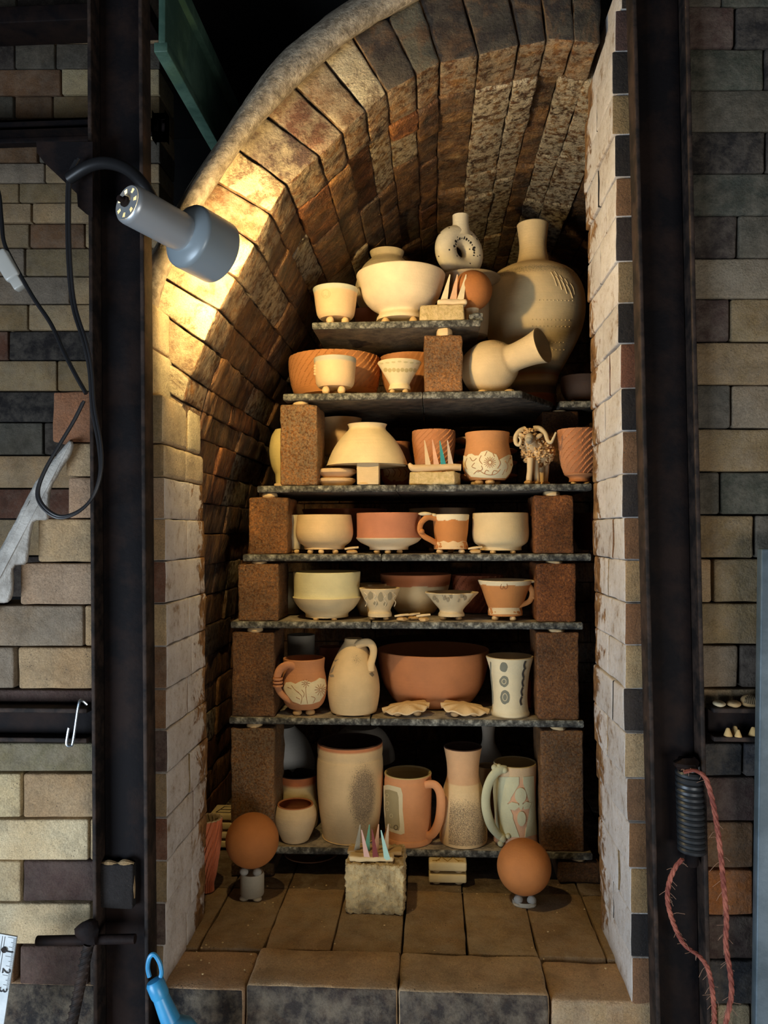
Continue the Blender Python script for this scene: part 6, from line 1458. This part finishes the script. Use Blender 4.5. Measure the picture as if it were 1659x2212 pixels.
# ---------------------------------------------------------------- kiln floor
pot('pot', 'pot', 'fluted terracotta pot at the left wall, mostly hidden by the white door reveal', 'L', 450, [(15, 1905), (20, 1885), (27, 1840), (31, 1800), (32, 1768)], lin(190, 108, 72), Y=.31, maxc=.0004, mod=flute(20, -13, .004), seg=200, smooth=14, inner=lin(170, 150, 120))
def stand_ball(cx, cy, r, yb, yt, hw, label_b, label_s):
    Yg = atz(cx, yb - 3, SILLZ).y + hw / 1170.0; s_ = sc(at(cx, cy, Yg)); c_, rr = ball(cx, cy, r, Yg, label_b)
    zt = at(cx, yt, Yg).z; zt = min(zt, c_.z - rr - .001); root = empty('pedestal', (c_.x, Yg, SILLZ), label_s, 'stand'); z0 = SILLZ + .006; R_ = hw / s_
    m1 = MB(); lathe(m1, [(0, z0), (R_ * .93, z0), (R_, z0 + .003), (R_, zt - .004), (R_ * .93, zt), (R_ * .80, zt), (R_ * .76, zt - .004), (0, zt - .004)], 48, (c_.x, Yg, 0), col=lin(188, 184, 172)); m1.build('body', BISQUE, root)
    for a in (-.8, .75, math.pi):
        x, y = c_.x + math.sin(a) * R_ * .8, Yg - math.cos(a) * R_ * .8
        m2 = MB(); blob(m2, (x, y, SILLZ + .0042), (.0085, .0075, .0045), lin(190, 184, 170), amp=.001); m2.build('wad', BISQUE, root)
        d = math.hypot(x - c_.x, y - Yg); zc = c_.z - math.sqrt(max(rr * rr - d * d, 1e-6)); h = zc - zt
        m3 = MB(); blob(m3, (x, y, zt + max(h, .003) * .45), (.0085, .007, max(h, .003) * .55), lin(170, 172, 172), amp=.001); m3.build('wad', BISQUE, root)
stand_ball(545, 1815, 57, 1954, 1884, 25.5, 'left orange terracotta ball on a white pedestal, at the front of the kiln floor', 'grey white clay pedestal with little feet under the left orange ball')
stand_ball(1132, 1872, 58, 1967, 1946, 25.5, 'right orange terracotta ball on a low stand, at the front of the kiln floor', 'low grey clay stand with little feet under the right orange ball')
# broken soft brick with seven cones
Yk = atz(806, 1976, SILLZ).y; a, c = at(744, 1148, Yk).x, at(869, 1148, Yk).x; zt = at(806, 1869, Yk).z
mb = MB(); rbox(mb, ((a + c) / 2, Yk + .05, (SILLZ + zt) / 2), ((c - a) / 2, .05, (zt - SILLZ) / 2 - .0003), .004, None, (40, 16, 34), amp=.0036, freq=130)
tag(mb.build('soft_brick', ROUGHB, loc=((a + c) / 2, Yk + .05, SILLZ)), 'rough broken soft brick block at the front of the kiln floor, carrying seven cones', 'brick')
zt += .0015
root = empty('cone_pack', ((a + c) / 2, Yk + .04, zt), 'clay rolls holding seven coloured cones on the rough brick at the front', 'cone pack')
Ya, Yb2 = Yk + .014, Yk + .046
pad(754, 851, 1848, zt, Ya, root, col=lin(214, 190, 146)); pad(750, 868, 1836, zt, Yb2, root, col=lin(190, 160, 114), depth=.013)
for bx, tx, ty, Yc, c2, l in ((771, 778, 1781, Yb2, lin(150, 142, 122), 'grey cone'), (793, 781, 1792, Ya, lin(210, 168, 158), 'pink cone'), (793, 798, 1781, Yb2, lin(92, 148, 122), 'green cone'), (812, 803.5, 1791, Ya, lin(120, 44, 38), 'dark red cone'), (812, 818, 1780, Yb2, lin(212, 160, 126), 'peach cone'), (836, 823, 1793, Ya, lin(164, 204, 196), 'light blue cone'), (833, 839, 1780, Yb2, lin(196, 170, 138), 'tan cone')):
    mb = MB(); cone(mb, (bx, 1851 if Yc == Ya else 1838), (tx, ty), Yc, Yc, 14, c2); mb.build('cone', CONEMAT, root, sharp=20, label=l)
# tiles
def tile(x0, x1, y0, y1, Y, zb, label, lines=None, depth=.05, col=lin(226, 206, 158), grp=None, wad=False):
    root = empty('tile', (at((x0 + x1) / 2, y1, Y).x, Y + depth / 2, zb), label, 'tile', grp); a, c = at(x0, y1, Y), at(x1, y0, Y); h = c.z - a.z; c0 = .005 if wad else .0006
    mb = MB(); rbox(mb, ((a.x + c.x) / 2, Y + depth / 2, zb + c0 + h / 2), ((c.x - a.x) / 2, depth / 2, h / 2), .0035, None, (3, 3, 1), col=col, amp=.0004); mb.build('slab', BISQUE, root)
    if wad:
        for dx in (-.3, .3):
            m2 = MB(); blob(m2, ((a.x + c.x) / 2 + dx * (c.x - a.x), Y + .012, zb + c0 / 2), (.008, .008, c0 / 2 + .0005), lin(180, 160, 124)); m2.build('wad', BISQUE, root)
    if lines:
        m3 = MB(); zt2 = zb + c0 + h
        for pts, cc in lines:
            tube(m3, [Vector(((a.x + c.x) / 2 + u * (c.x - a.x), Y + v * depth, zt2 + .0002 - (.5 * h if v < 0 else 0))) for u, v in pts], .0011, 6, cc, smooth=0)
        m3.build('drawn_lines', BISQUE, root, label='drawn lines')
    return zb + c0 + h
Yt = atz(966, 1915, SILLZ).y; OL = lin(160, 124, 40)
z1 = tile(926, 1008, 1893, 1910, Yt, SILLZ + .0008, 'lower of two thick cream tiles under the middle of the lowest shelf', wad=True)
zz_ = [([(-.3, .1), (-.15, .5), (0, .1), (.15, .5), (.3, .1)], OL), ([(-.3, .45), (-.15, .85), (0, .45), (.15, .85), (.3, .45)], OL), ([(-.4, .15), (-.2, .2)], OL), ([(.25, .2), (.42, .15)], OL)]
tile(926, 1008, 1871, 1889, Yt, z1 + .0005, 'upper of two thick cream tiles, with an olive zigzag drawing', lines=zz_, wad=True)
DKL = lin(70, 52, 34); zb_ = SILLZ + .0008; YT2 = .50
labs = ('bottom tile of the little stack at the far left behind the terracotta ball', 'second tile up in the little stack at the far left, with orange markings', 'third tile up in the little stack at the far left, cream', 'top tile of the little stack at the far left, with a drawn square')
for i in range(4):
    L_ = [([(-.3, .15), (.2, .15), (.35, .75), (-.15, .75), (-.3, .15)], DKL), ([(-.2, .45), (.28, .45)], DKL)] if i == 3 else [([(-.2, .2), (0, .6), (.2, .2)], OL)] if i == 1 else None
    zb_ = tile(452, 512, 1780, 1793, YT2, zb_ + (.0165 if i else .0), labs[i], lines=L_, wad=True, depth=.06) if i == 0 else tile(452, 512, 1780, 1793, YT2, zb_ + .0005, labs[i], lines=L_, wad=True, depth=.06)
mb = MB(); rg = random.Random(21)
for i in range(90):
    x, y = rg.uniform(-.40, .27), rg.uniform(.02, .36) ** 1.0; r_ = rg.choice([.0008, .001, .0014, .002]); blob(mb, (x, y, SILLZ + r_ * .3), (r_, r_ * .8, r_ * .6), lin(220, 196, 150), seg=6, rings=4)
o = tag(mb.build('clay_crumbs', BISQUE), 'pale clay crumbs scattered over the brick floor of the kiln', 'crumbs'); o['kind'] = 'stuff'
# plates under the lowest shelf
pot('plate', 'plate', 'pinkish plate on clay balls in the shade under the left half of the lowest shelf', 'L', 672, [(22, 1898), (40, 1888), (58, 1877), (59, 1874)], lin(200, 150, 120), Y=.50, wads=1, open_=True, smooth=1, maxc=.012)
pot('plate', 'plate', 'blue grey plate in the shade under the right half of the lowest shelf', 'L', 1040, [(24, 1898), (44, 1884), (62, 1872), (63, 1869)], lin(170, 164, 156), Y=.56, wads=1, open_=True, smooth=1, maxc=.012)
